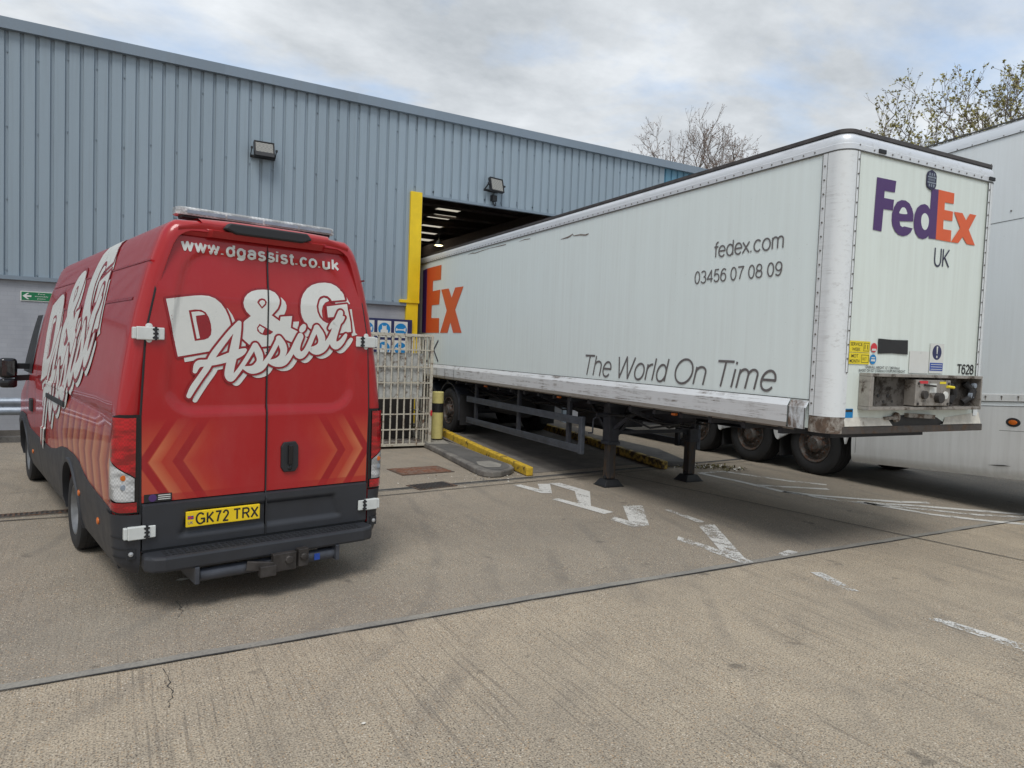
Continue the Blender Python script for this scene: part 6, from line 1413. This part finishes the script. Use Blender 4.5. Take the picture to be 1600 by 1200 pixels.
fpoly('front_letter_hole', [smooth_poly(FE_E1H)], M['grp_front'], FN, .0018)
fpoly('front_letter_hole', [smooth_poly(FE_DH)], M['grp_front'], FN, .0018)
fpoly('front_letters', [FE_E2], M['ink_orange'], FN, .0015)
fpoly('front_letters', [FE_X], M['ink_orange'], FN, .0017)
stroke_text('front_letters', 'UK', M['ink_navy'], tr, FN, 1.375, 1.61, 2.925, 3.10, .017)
# lettering: near side (read from the left: along -y)
SDN = lambda y, z, e: (-.0002 - e, y, z)
fpoly('side_letters', [FS_E], M['ink_orange'], SDN, .0010)
fpoly('side_letters', [FS_X], M['ink_orange'], SDN, .0013)
fpoly('side_letters', [FS_D], M['ink_purple'], SDN, .0012)
stroke_text('side_letters', 'UK', M['ink_navy'], tr, SDN, 10.98, 10.07, 1.615, 2.085, .045)
stroke_text('side_letters', 'fedex.com', M['ink_grey'], tr, SDN, 1.635, .67, 3.04, 3.20, .0175)
stroke_text('side_letters', '03456 07 08 09', M['ink_grey'], tr, SDN, 1.925, .67, 2.77, 2.90, .016)
stroke_text('side_letters', 'The World On Time', M['ink_grey'], tr, SDN, 4.16, .67, 1.612, 1.89, .026, shear=.17)
# stickers and plates on the front
def plate(name, x0, x1, z0, z1, mat, y=-.002, t=.002): 
    mb = MB(); mb.box(x0, x1, y - t, y, z0, z1); return mb.build(name, mat, tr)
plate('service_plate', .185, .475, 2.025, 2.13, M['sign_yellow'])
plate('service_plate', .185, .475, 1.915, 2.020, M['sign_yellow'])
fz = lambda x, z: (x, -.0048, z)
for a, b, x0, x1, z0, z1 in (('SERVICE', None, .20, .365, 2.085, 2.115), ('WEEK', None, .225, .34, 2.037, 2.067), ('MOT', None, .22, .315, 1.975, 2.005), ('MONTH', None, .20, .335, 1.927, 1.957), ('OCT', None, .375, .435, 1.952, 1.978), ('11', None, .40, .445, 2.055, 2.098)):
    text('plate_lettering', a, M['ink_black'], tr, fz, x0, x1, z0, z1, bold=.008)
mb = MB()
for x0, x1, z0, z1 in ((.385, .463, 2.038, 2.115), (.36, .463, 1.93, 2.003)):
    for a in ((x0, x1, z0, z0 + .004), (x0, x1, z1 - .004, z1), (x0, x0 + .004, z0, z1), (x1 - .004, x1, z0, z1)): mb.box(a[0], a[1], -.0052, -.0042, a[2], a[3])
mb.build('plate_frame', M['ink_black'], tr)
def disc(name, cx, cz, r, mat, y, sz=1.0):
    mb = MB(); mb.add([(cx + r * math.cos(6.2832 * i / 24), y, cz + sz * r * math.sin(6.2832 * i / 24)) for i in range(24)], [tuple(range(24))]); return mb.build(name, mat, tr)
disc('red_disc', .535, 2.075, .045, M['ink_red'], -.003); disc('blue_disc', .53, 1.965, .047, M['ink_cyan'], -.003)
mb = MB(); mb.box(.505, .565, -.0045, -.0035, 2.045, 2.065); mb.build('disc_text', M['decal_white'], tr)
mb = MB(); mb.box(.50, .56, -.0045, -.0035, 1.945, 1.965); mb.box(.505, .555, -.0045, -.0035, 1.975, 1.985); mb.build('disc_text', M['decal_white'], tr)
mb = MB(); mb.add([(.59, -.003, 2.165), (.80, -.004, 2.16), (1.035, -.003, 2.165), (1.04, -.006, 2.025), (.80, -.004, 2.03), (.595, -.003, 2.02)], [(0, 1, 4, 5), (1, 2, 3, 4)]); mb.build('black_panel', M['ink_black'], tr)
plate('white_card', 1.075, 1.38, 1.845, 2.065, M['decal_white'])
plate('notice', 1.392, 1.62, 1.85, 2.15, M['decal_white'])
disc('notice_disc', 1.505, 2.06, .075, M['ink_darknavy'], -.0045)
mb = MB(); mb.box(1.40, 1.612, -.0055, -.0042, 1.875, 1.955); mb.build('notice_band', M['ink_blue'], tr)
mb = MB(); mb.add([(1.493, -.0056, 2.12), (1.517, -.0056, 2.12), (1.511, -.0056, 2.045), (1.499, -.0056, 2.045)], [(0, 1, 2, 3)]); mb.box(1.496, 1.514, -.0060, -.0052, 2.005, 2.028)
for i in range(3): mb.box(1.415, 1.60, -.0066, -.0056, 1.887 + i * .024, 1.893 + i * .024)
mb.build('notice_mark', M['decal_white'], tr)
stroke_text('fleet_number', 'T628', M['ink_black'], tr, FN, 1.87, 2.15, 1.856, 1.945, .016)
text('height_notice', 'OVERALL HEIGHT 13\' 1"(4010mm)', M['ink_black'], tr, fz, .43, .93, 1.878, 1.902, bold=.012)
text('height_notice', 'BASED ON 52" (1320mm) COUPLING HEIGHT', M['ink_black'], tr, fz, .34, 1.02, 1.846, 1.870, bold=.012)
plate('blue_sticker', .135, .29, 1.41, 1.495, M['ink_cyan'])
mb = MB(); mb.box(.15, .28, -.0052, -.0042, 1.465, 1.488); mb.build('sticker_text', M['steel_dark'], tr)
# maker's badge
bd = thing('badge', None, None); bd.parent = tr
hexp = [(1.235 + a, 3.745 + b) for a, b in ((-.075, .045), (-.06, .075), (0, .098), (.06, .075), (.075, .045), (.075, -.045), (.06, -.075), (0, -.098), (-.06, -.075), (-.075, -.045))]
mb = MB(); mb.add([(x, -.008, z) for x, z in hexp] + [(x, .0, z) for x, z in hexp], [tuple(range(10))] + [(i, (i + 1) % 10, 10 + (i + 1) % 10, 10 + i) for i in range(10)]); mb.build('badge_plate', M['ink_navy'], bd)
mb = MB()
for z0, z1, w in ((3.765, 3.778, .065), (3.712, 3.725, .065)): mb.box(1.235 - w, 1.235 + w, -.0095, -.0082, z0, z1)
for x_ in (-.035, 0, .035): mb.box(1.235 + x_ - .009, 1.235 + x_ + .009, -.0095, -.0082, 3.785, 3.812); mb.box(1.235 + x_ - .009, 1.235 + x_ + .009, -.0095, -.0082, 3.678, 3.705)
for i in range(7): mb.box(1.182 + i * .0155, 1.190 + i * .0155, -.0095, -.0082, 3.735, 3.758)
mb.build('badge_relief', M['galv'], bd)
for x_ in (.42, 2.18):
    mb = MB(); mb.box(x_, x_ + .10, -.022, -.008, ZC + .012, ZC + .05); mb.build('marker_lamp', M['black_plastic'], tr, bevel=.004)
# chassis
mb = MB()
for x_ in (.72, TW - .72):
    mb.box(x_ - .07, x_ + .07, 2.6, 12.2, .98, .995); mb.box(x_ - .07, x_ + .07, 2.6, 12.2, 1.245, 1.26); mb.box(x_ - .008, x_ + .008, 2.6, 12.2, .996, 1.244)
for i in range(24): mb.box(.06, TW - .06, .6 + i * .5, .66 + i * .5, 1.19, 1.26)
mb.box(.45, TW - .45, .35, 2.6, 1.17, 1.255)
mb.build('chassis_frame', M['chassis'], tr)
# landing legs
LV = 4.02
for x_, s in ((.40, 1), (TW - .46, -1)):
    lg = thing('landing_leg', None, None); lg.parent = tr
    mb = MB(); mb.box(x_ - .085, x_ + .085, LV - .085, LV + .085, .63, 1.24); mb.box(x_ - .10, x_ + .10, LV - .10, LV + .10, .61, .66); mb.box(x_ + .09, x_ + .20, LV - .06, LV + .06, .95, 1.2); mb.build('outer_tube', M['chassis'], lg, bevel=.006)
    mb = MB(); mb.box(x_ - .065, x_ + .065, LV - .065, LV + .065, .11, .61); mb.build('inner_tube', M['leg_lower'], lg, bevel=.01)
    mb = MB(); mb.add([(x_ - .16, LV - .14, .015), (x_ + .16, LV - .14, .015), (x_ + .16, LV + .14, .015), (x_ - .16, LV + .14, .015), (x_ - .10, LV - .09, .10), (x_ + .10, LV - .09, .10), (x_ + .10, LV + .09, .10), (x_ - .10, LV + .09, .10)], [(3, 2, 1, 0), (4, 5, 6, 7), (0, 1, 5, 4), (1, 2, 6, 5), (2, 3, 7, 6), (3, 0, 4, 7)])
    mb.box(x_ - .17, x_ + .17, LV - .15, LV + .15, .001, .014); mb.cyl((x_ - .09, LV, .12), (x_ + .09, LV, .12), .03, n=12); mb.build('foot', M['black_plastic'], lg, bevel=.006)
    mb = MB(); mb.bar((x_, LV + .08, .80), (x_ + s * .1, LV + .75, 1.20), .05, .05); mb.bar((x_, LV - .08, .85), (x_ + s * .1, LV - .6, 1.20), .05, .05); mb.bar((x_ + s * .08, LV, .72), (x_ + s * .55, LV, 1.2), .05, .05); mb.build('brace', M['chassis'], lg)
mb = MB(); mb.bar((.45, LV, .78), (TW - .45, LV, .78), .05, .05); mb.cyl((.1, LV - .05, 1.05), (TW - .1, LV - .05, 1.05), .02, n=8); mb.build('leg_cross_shaft', M['chassis'], tr)
# winding handle, air lines and cables under the floor, lamps along the rail
mb = MB(); mb.tube([(.30, LV, 1.02), (.16, LV, 1.02), (.10, LV + .02, .98), (.10, LV + .03, .78), (.03, LV + .03, .78)], .012, 8); mb.build('winding_handle', M['chassis'], tr)
rl_ = random.Random(9)
for k in range(4):
    x_ = .30 + k * .14; P_ = [(x_ + rl_.uniform(-.05, .05), 2.4 + i * .55, 1.12 - .07 * (i % 2) - rl_.uniform(0, .09)) for i in range(13)]
    mb = MB(); mb.tube(P_, .014, 6); mb.build('air_line', M['rubber'], tr)
for y_ in (2.2, 4.9, 7.6):
    mb = MB(); mb.box(.0, .05, y_ - .035, y_ + .035, 1.215, 1.245); mb.build('side_marker', M['amber'], tr, bevel=.008)
for y_ in (3.2, 5.6, 6.6, 7.7):
    mb = MB(); mb.bar((.12, y_, 1.19), (.66, y_, 1.0), .04, .05); mb.build('outrigger', M['chassis'], tr)
# side guards
for far in (0, 1):
    sg = thing('side_guard', None, None); sg.parent = tr
    x_ = .07 if not far else TW - .07; d_ = .03
    for z_ in (.92, .50):
        mb = MB(); mb.box(x_ - d_ / 2, x_ + d_ / 2, 4.36, 8.55, z_ - .055, z_ + .055); mb.box(x_ - d_ / 2 - .004, x_ - d_ / 2 - .0005, 4.4, 8.5, z_ - .012, z_ + .012); mb.build('rail', M['guard_steel'], sg, bevel=.006)
    mb = MB(); mb.box(x_ - .022, x_ + .05, 4.27, 4.355, .43, .985); mb.build('end_plate', M['guard_steel'], sg, bevel=.01)
    for y_ in (4.72, 6.38, 8.2):
        mb = MB(); i_ = .05 if not far else -.05; mb.box(min(x_ + i_ * .4, x_ + i_ * 1.4), max(x_ + i_ * .4, x_ + i_ * 1.4), y_ - .04, y_ + .04, .44, 1.26); mb.build('post', M['chassis'], sg)
# tank and spare gear under the floor
mb = MB(); mb.cyl((.55, 6.9, .88), (.55, 8.2, .88), .19, n=20); mb.build('air_tank', M['black_plastic'], tr, smooth=True)
mb = MB(); mb.box(1.2, 1.9, 5.2, 6.2, .70, 1.17); mb.build('stowage_box', M['chassis'], tr, bevel=.02)
# axles
TWY = (9.52, 10.85)
for y_ in TWY:
    for s, x_ in ((-1, .05), (1, TW - .05)):
        tyre_and_rim(tr, x_, y_, .60, s, .48, M['hub_rust'])
        mg = MB(); v = []
        for i in range(25):
            t = R(-15 + i * 210 / 24)
            for dx in (.0, .36):
                xx = x_ - s * dx; v.append((xx, y_ + .57 * math.cos(t), .60 + .57 * math.sin(t)))
                v.append((xx, y_ + .60 * math.cos(t), .60 + .60 * math.sin(t)))
        mg.add(v, [(i * 4 + a, i * 4 + b, i * 4 + 4 + b, i * 4 + 4 + a) for i in range(24) for a, b in ((0, 1), (2, 3), (0, 2), (1, 3))]); mg.build('mudguard', M['chassis'], tr, smooth=True)
    mb = MB(); mb.cyl((.3, y_, .60), (TW - .3, y_, .60), .07, n=14); mb.box(.62, .80, y_ - .25, y_ + .25, .66, .99); mb.box(TW - .80, TW - .62, y_ - .25, y_ + .25, .66, .99); mb.build('axle', M['chassis'], tr)
    break_ = 0
mb = MB(); mb.add([(.06, 8.88, .35), (.40, 8.88, .35), (.40, 8.90, .98), (.06, 8.90, .98)], [(0, 1, 2, 3)]); mb.build('mud_flap', M['rubber'], tr)
mb = MB(); mb.add([(TW - .06, 8.88, .35), (TW - .40, 8.88, .35), (TW - .40, 8.90, .98), (TW - .06, 8.90, .98)], [(0, 1, 2, 3)]); mb.build('mud_flap', M['rubber'], tr)

# ------------------------------------------------------------------ second, taller trailer with skirts
t2 = thing('skirted_trailer', 'taller white skirted trailer with three axles parked beside the first trailer at the right edge', 'trailer', T2_LOC, R(-2.346))
SL = .062                                            # the body rises a little towards its front
def zs(y, z): return z + SL * (3.0 - y)
W2, YF, YB = 2.45, -3.2, 9.75
def slab(mb, x0, x1, y0, y1, z0, z1):
    mb.add([(x, y, zs(y, z)) for z in (z0, z1) for y in (y0, y1) for x in (x0, x1)], [(0, 2, 3, 1), (4, 5, 7, 6), (0, 1, 5, 4), (2, 6, 7, 3), (0, 4, 6, 2), (1, 3, 7, 5)])
mb = MB(); slab(mb, 0, W2, YF, YB, 1.30, 4.86); mb.build('box_body', M['grp_grey'], t2)
def side_profile(mb, pr, y0=YF, y1=YB):
    n = len(pr); mb.add([(x, y, zs(y, z)) for y in (y0, y1) for x, z in pr], [(i, i + 1, n + i + 1, n + i) for i in range(n - 1)])
mb = MB(); side_profile(mb, [(0, 4.86), (-.012, 4.86), (-.012, 4.90), (-.006, 4.99), (.02, 5.03), (.09, 5.05), (W2 - .09, 5.05), (W2, 4.99), (W2 + .01, 4.86)]); mb.build('cantrail', M['cantrail'], t2, smooth=True)
mb = MB(); side_profile(mb, [(-.0125, 4.852), (-.0125, 4.862)]); side_profile(mb, [(.012, 5.035), (.0, 5.04), (.0, 5.055), (.03, 5.06)]); mb.build('cantrail_seam', M['seam'], t2)
mb = MB(); side_profile(mb, [(-.001, 3.735), (-.003, 3.735), (-.003, 3.742), (-.001, 3.742)]); side_profile(mb, [(-.002, 1.355), (-.004, 1.355), (-.004, 1.363)]); side_profile(mb, [(-.016, 1.296), (-.018, 1.296), (-.018, 1.303)]); mb.build('panel_seam', M['seam'], t2)
mb = MB(); side_profile(mb, [(-.002, 1.46), (-.012, 1.455), (-.014, 1.365), (-.002, 1.36)]); mb.build('floor_rail', M['skirt_white'], t2)
mb = MB()
for i in range(30):
    y_ = YF + .1 + i * .2; mb.cyl((-.013, y_, zs(y_, 1.425)), (-.020, y_, zs(y_, 1.425)), .012, n=8)
    mb.cyl((-.012, y_, zs(y_, 4.875)), (-.018, y_, zs(y_, 4.875)), .008, n=6)
for y_ in (.95, 1.3, 1.8): mb.cyl((-.001, y_, zs(y_, 3.86)), (-.008, y_, zs(y_, 3.86)), .012, n=6)
mb.build('rivets', M['rivet'], t2)
mb = MB(); rn_ = random.Random(6)
for i in range(30):
    y_ = YF + .1 + i * .2; l_ = rn_.uniform(.02, .055); w_ = rn_.uniform(.004, .009)
    mb.add([(-.0145, y_ - w_, zs(y_, 1.42)), (-.0145, y_ + w_, zs(y_, 1.42)), (-.0158, y_ + w_ * .4, zs(y_, 1.42 - l_)), (-.0158, y_ - w_ * .4, zs(y_, 1.42 - l_))], [(0, 1, 2, 3)])
mb.build('rust_runs', M['post_rust'], t2)
# front skirt, wheel bay fairing and rear skirt
mb = MB(); pr = [(0, 1.30), (-.015, 1.30), (-.015, .66), (-.004, .48), (.012, .40), (.05, .345), (.12, .34)]
side_profile(mb, pr, YF, 3.08)
for y_ in (3.08,): mb.add([(x, y_, zs(y_, z)) for x, z in pr] + [(.25, y_, zs(y_, .34)), (.25, y_, zs(y_, 1.30))], [tuple(range(9))])
mb.build('front_skirt', M['skirt_white'], t2, smooth=True)
mb = MB(); mb.add([(-.0158, y, zs(y, z)) for y, z in ((3.0, 1.29), (3.006, 1.29), (3.006, .5), (3.0, .5))], [(0, 1, 2, 3)]); mb.add([(-.0158, y, zs(y, z)) for y, z in ((.50, .98), (.9, .98), (.9, .975), (.5, .975))], [(0, 1, 2, 3)])
mb.add([(-.016, y, zs(y, z)) for y, z in ((.72, .515), (.82, .525), (.95, .515), (1.02, .505), (.88, .502))], [tuple(range(5))]); mb.build('skirt_marks', M['seam'], t2)
mb = MB(); mb.lathe((-.015, .74, zs(.74, 1.09)), (-1, 0, 0), [(0, .045), (.012, .04), (.016, 0)], 20); mb.v = [(x, .74 + (y - .74) * 1.25, z * .999 + (z - zs(.74, 1.09)) * -.25 + zs(.74, 1.09) * .001) for x, y, z in mb.v]; mb.build('side_marker', M['amber'], t2, smooth=True)
mb = MB(); mb.lathe((-.0148, .74, zs(.74, 1.09)), (-1, 0, 0), [(0, .06), (.006, .055), (.007, 0)], 20); mb.v = [(x, .74 + (y - .74) * 1.5, z) for x, y, z in mb.v]; mb.build('marker_gasket', M['rubber'], t2)
WY2 = (3.85, 5.30, 6.72)
mb = MB()
def arch(y):
    return 1.30
top = 1.02
pts = [(3.08, 1.30), (3.08, 1.0)]
for i, yc in enumerate(WY2):
    for k in range(13):
        t = R(172) - R(164) * k / 12; pts.append((yc + .655 * math.cos(t), .52 + .655 * math.sin(t)))
    if i < 2: ym = (yc + WY2[i + 1]) / 2; pts += [(ym - .04, .54), (ym, .51), (ym + .04, .54)]
pts += [(7.34, .60), (7.34, 1.30)]
pts = [(a, min(b, 1.29) if j not in (0, len(pts) - 1) else b) for j, (a, b) in enumerate(pts)]
bm = bmesh.new(); vs = [bm.verts.new((0, a, b if b > 1.2 else b)) for a, b in pts]; f = bm.faces.new(vs); bmesh.ops.triangulate(bm, faces=bm.faces[:])
bm.verts.index_update()
base = [(v.co.y, zs(v.co.y, v.co.z) if v.co.z > 1.1 else v.co.z) for v in bm.verts]; fs = [tuple(v.index for v in q.verts) for q in bm.faces]; bm.free()
mb.add([(-.012, a, b) for a, b in base], fs); mb.add([(.03, a, b) for a, b in base], fs)
n_ = len(base)
for i in range(n_): mb.add([(-.012, *base[i]), (-.012, *base[(i + 1) % n_]), (.03, *base[(i + 1) % n_]), (.03, *base[i])], [(0, 1, 2, 3)])
mb.build('wheel_fairing', M['skirt_white'], t2)
mb = MB(); mb.box(.0, W2, 7.36, 9.4, .45, 1.15); mb.build('rear_skirt', M['skirt_white'], t2, bevel=.03)
mb = MB(); mb.box(.35, W2 - .35, YF + .3, 9.3, .62, 1.05); mb.build('chassis_frame', M['chassis'], t2)
for y_ in WY2:
    for s, x_ in ((-1, .06), (1, W2 - .06)): tyre_and_rim(t2, x_, y_, .525, s, .525, M['hub_rust'], .36)
    mb = MB(); mb.cyl((.3, y_, .525), (W2 - .3, y_, .525), .07, n=12); mb.build('axle', M['chassis'], t2)
mb = MB(); 
for y_ in (WY2[0] + .72, WY2[1] + .70):
    mb = MB(); mb.box(.06, .40, y_ - .01, y_ + .01, .22, .9); mb.build('mud_flap', M['rubber'], t2)
mb = MB(); mb.box(.0, W2, YF - .6, YF, 2.4, 4.9); mb.box(.7, .85, YF + .5, YF + .65, .02, 1.0); mb.box(W2 - .85, W2 - .7, YF + .5, YF + .65, .02, 1.0); mb.build('fridge_unit', M['grp_grey'], t2, bevel=.03)

# ------------------------------------------------------------------ trees beyond the building
def tree(name, loc, centre, radii, n_tips, seed, label, leaf_mat, leaf_n, leaf_s, fork, r_tip, up, twigs, twig_len):
    """tips scattered through an uneven crown are joined to the nearest wood below them; limb thickness follows the wood it carries"""
    rnd = random.Random(seed)
    t = thing(name, label, 'tree', loc)
    ph = [rnd.uniform(0, 6.28) for _ in range(6)]
    tips = []
    while len(tips) < n_tips:
        u, v, w = rnd.uniform(-1, 1), rnd.uniform(-1, 1), rnd.uniform(-.25, 1)
        d = math.sqrt(u * u + v * v + w * w)
        if d < .25: continue
        az = math.atan2(v, u)
        lim = .74 + .13 * math.sin(3 * az + ph[0]) + .10 * math.sin(5 * az + 4 * w + ph[1]) + .09 * math.sin(9 * az - 7 * w + ph[2])
        if d > lim + .10 or (d < .5 and rnd.random() < .5): continue
        if math.sin(7 * u + ph[3]) * math.sin(7 * w + ph[4]) * math.sin(7 * v + ph[5]) > .5: continue
        tips.append(Vector((centre[0] + u * radii[0], centre[1] + v * radii[1], centre[2] + w * radii[2])))
    nodes = [Vector((0, 0, fork * k / 6)) for k in range(7)]; par = [-1] + list(range(6))
    tips.sort(key=lambda p: (p - nodes[-1]).length)
    arr = np.zeros((n_tips * 9 + 20, 3)); arr[:7] = [tuple(p) for p in nodes]; cnt = 7
    dep = np.zeros(len(arr)); ends = []
    for p in tips:
        q = np.array(p); dv = q - arr[3:cnt]; dist = np.sqrt((dv ** 2).sum(1))
        cost = dist * (1.0 + up * np.clip(-dv[:, 2] / (dist + 1e-6) + .45, 0, 2)) + .42 * dep[3:cnt]
        j = int(cost.argmin()) + 3; a = nodes[j]; L = (p - a).length
        n = max(2, min(8, int(L / .55))); last = j
        for k in range(1, n + 1):
            f = k / n; z_bend = -.10 * L * math.sin(math.pi * f) * (1 if up < 1 else .6)
            c = a.lerp(p, f) + Vector((rnd.gauss(0, .012 * L / n + .008), rnd.gauss(0, .012 * L / n + .008), rnd.gauss(0, .01) + z_bend * .8))
            nodes.append(c); par.append(last); arr[cnt] = tuple(c); dep[cnt] = dep[last] + (c - nodes[last]).length; last = cnt; cnt += 1
        ends.append((cnt - 1, par[cnt - 1]))
    load = [0] * len(nodes)
    for e, _ in ends: load[e] = 1
    for k in range(len(nodes) - 1, 0, -1): load[par[k]] += load[k]
    tr_, tw = MB(), MB()
    for k in range(1, len(nodes)):
        r = r_tip * max(load[k], 1) ** .46; r0 = min(r_tip * max(load[par[k]], 1) ** .46, r * 1.5)
        (tr_ if load[k] > 6 else tw).cyl(nodes[par[k]], nodes[k], r0, r, n=8 if load[k] > 60 else (5 if load[k] > 6 else 3), cap=False)
    tw_tips = []
    for e, f in ends:
        base, dirn = nodes[e], (nodes[e] - nodes[f]).normalized()
        for k in range(twigs):
            d_ = (dirn + Vector((rnd.gauss(0, .5), rnd.gauss(0, .5), rnd.gauss(.25, .4)))).normalized(); st_ = nodes[f].lerp(base, rnd.random()); L_ = rnd.uniform(.35, .95) * twig_len
            mid = st_ + d_ * L_ * .5 + Vector((rnd.gauss(0, .03), rnd.gauss(0, .03), .02)); en = mid + (d_ + Vector((rnd.gauss(0, .2), rnd.gauss(0, .2), .25))).normalized() * L_ * .5
            tw.cyl(st_, mid, r_tip, r_tip * .8, n=3, cap=False); tw.cyl(mid, en, r_tip * .8, r_tip * .5, n=3, cap=False); tw_tips.append((mid, en))
            s2 = mid.lerp(en, .2); e2 = s2 + (d_ + Vector((rnd.gauss(0, .6), rnd.gauss(0, .6), rnd.gauss(.2, .3)))).normalized() * L_ * .4
            tw.cyl(s2, e2, r_tip * .7, r_tip * .5, n=3, cap=False); tw_tips.append((s2, e2))
    tr_.build('trunk', M['bark'], t, fix=False); tw.build('twigs', M['bark'], t, fix=False)
    lf = MB()
    for i in range(leaf_n):
        a0, b0 = tw_tips[rnd.randrange(len(tw_tips))]
        p = a0.lerp(b0, rnd.uniform(.1, 1.05)) + Vector((rnd.gauss(0, .03), rnd.gauss(0, .03), rnd.gauss(0, .03)))
        s = leaf_s * rnd.uniform(.5, 1.3); a = Vector((rnd.gauss(0, 1), rnd.gauss(0, 1), rnd.gauss(0, .7))).normalized(); b = a.orthogonal().normalized(); b.rotate(Matrix.Rotation(rnd.uniform(0, 6.28), 3, a))
        lf.add([p - a * s, p - b * s * .55, p + a * s, p + b * s * .55], [(0, 1, 2, 3)])
    lf.build('crown', leaf_mat, t, fix=False)
    return t
tree('bare_tree', (28.1, 29.4, 0), (0, 0, 9.4), (5.1, 5.1, 5.9), 1000, 21, 'nearly bare spring tree with reddish buds behind the end of the blue building', M['bud_brown'], 8000, .040, 5.0, .0085, .8, 3, 1.0)
tree('leafing_tree', (43.2, 21.2, 0), (0, 0, 10.0), (8.4, 8.4, 8.9), 2300, 8, 'tall tree of upright branches with small new green leaves above the trailers at right', M['leaf_green'], 42000, .085, 4.0, .011, 1.5, 3, 1.5)
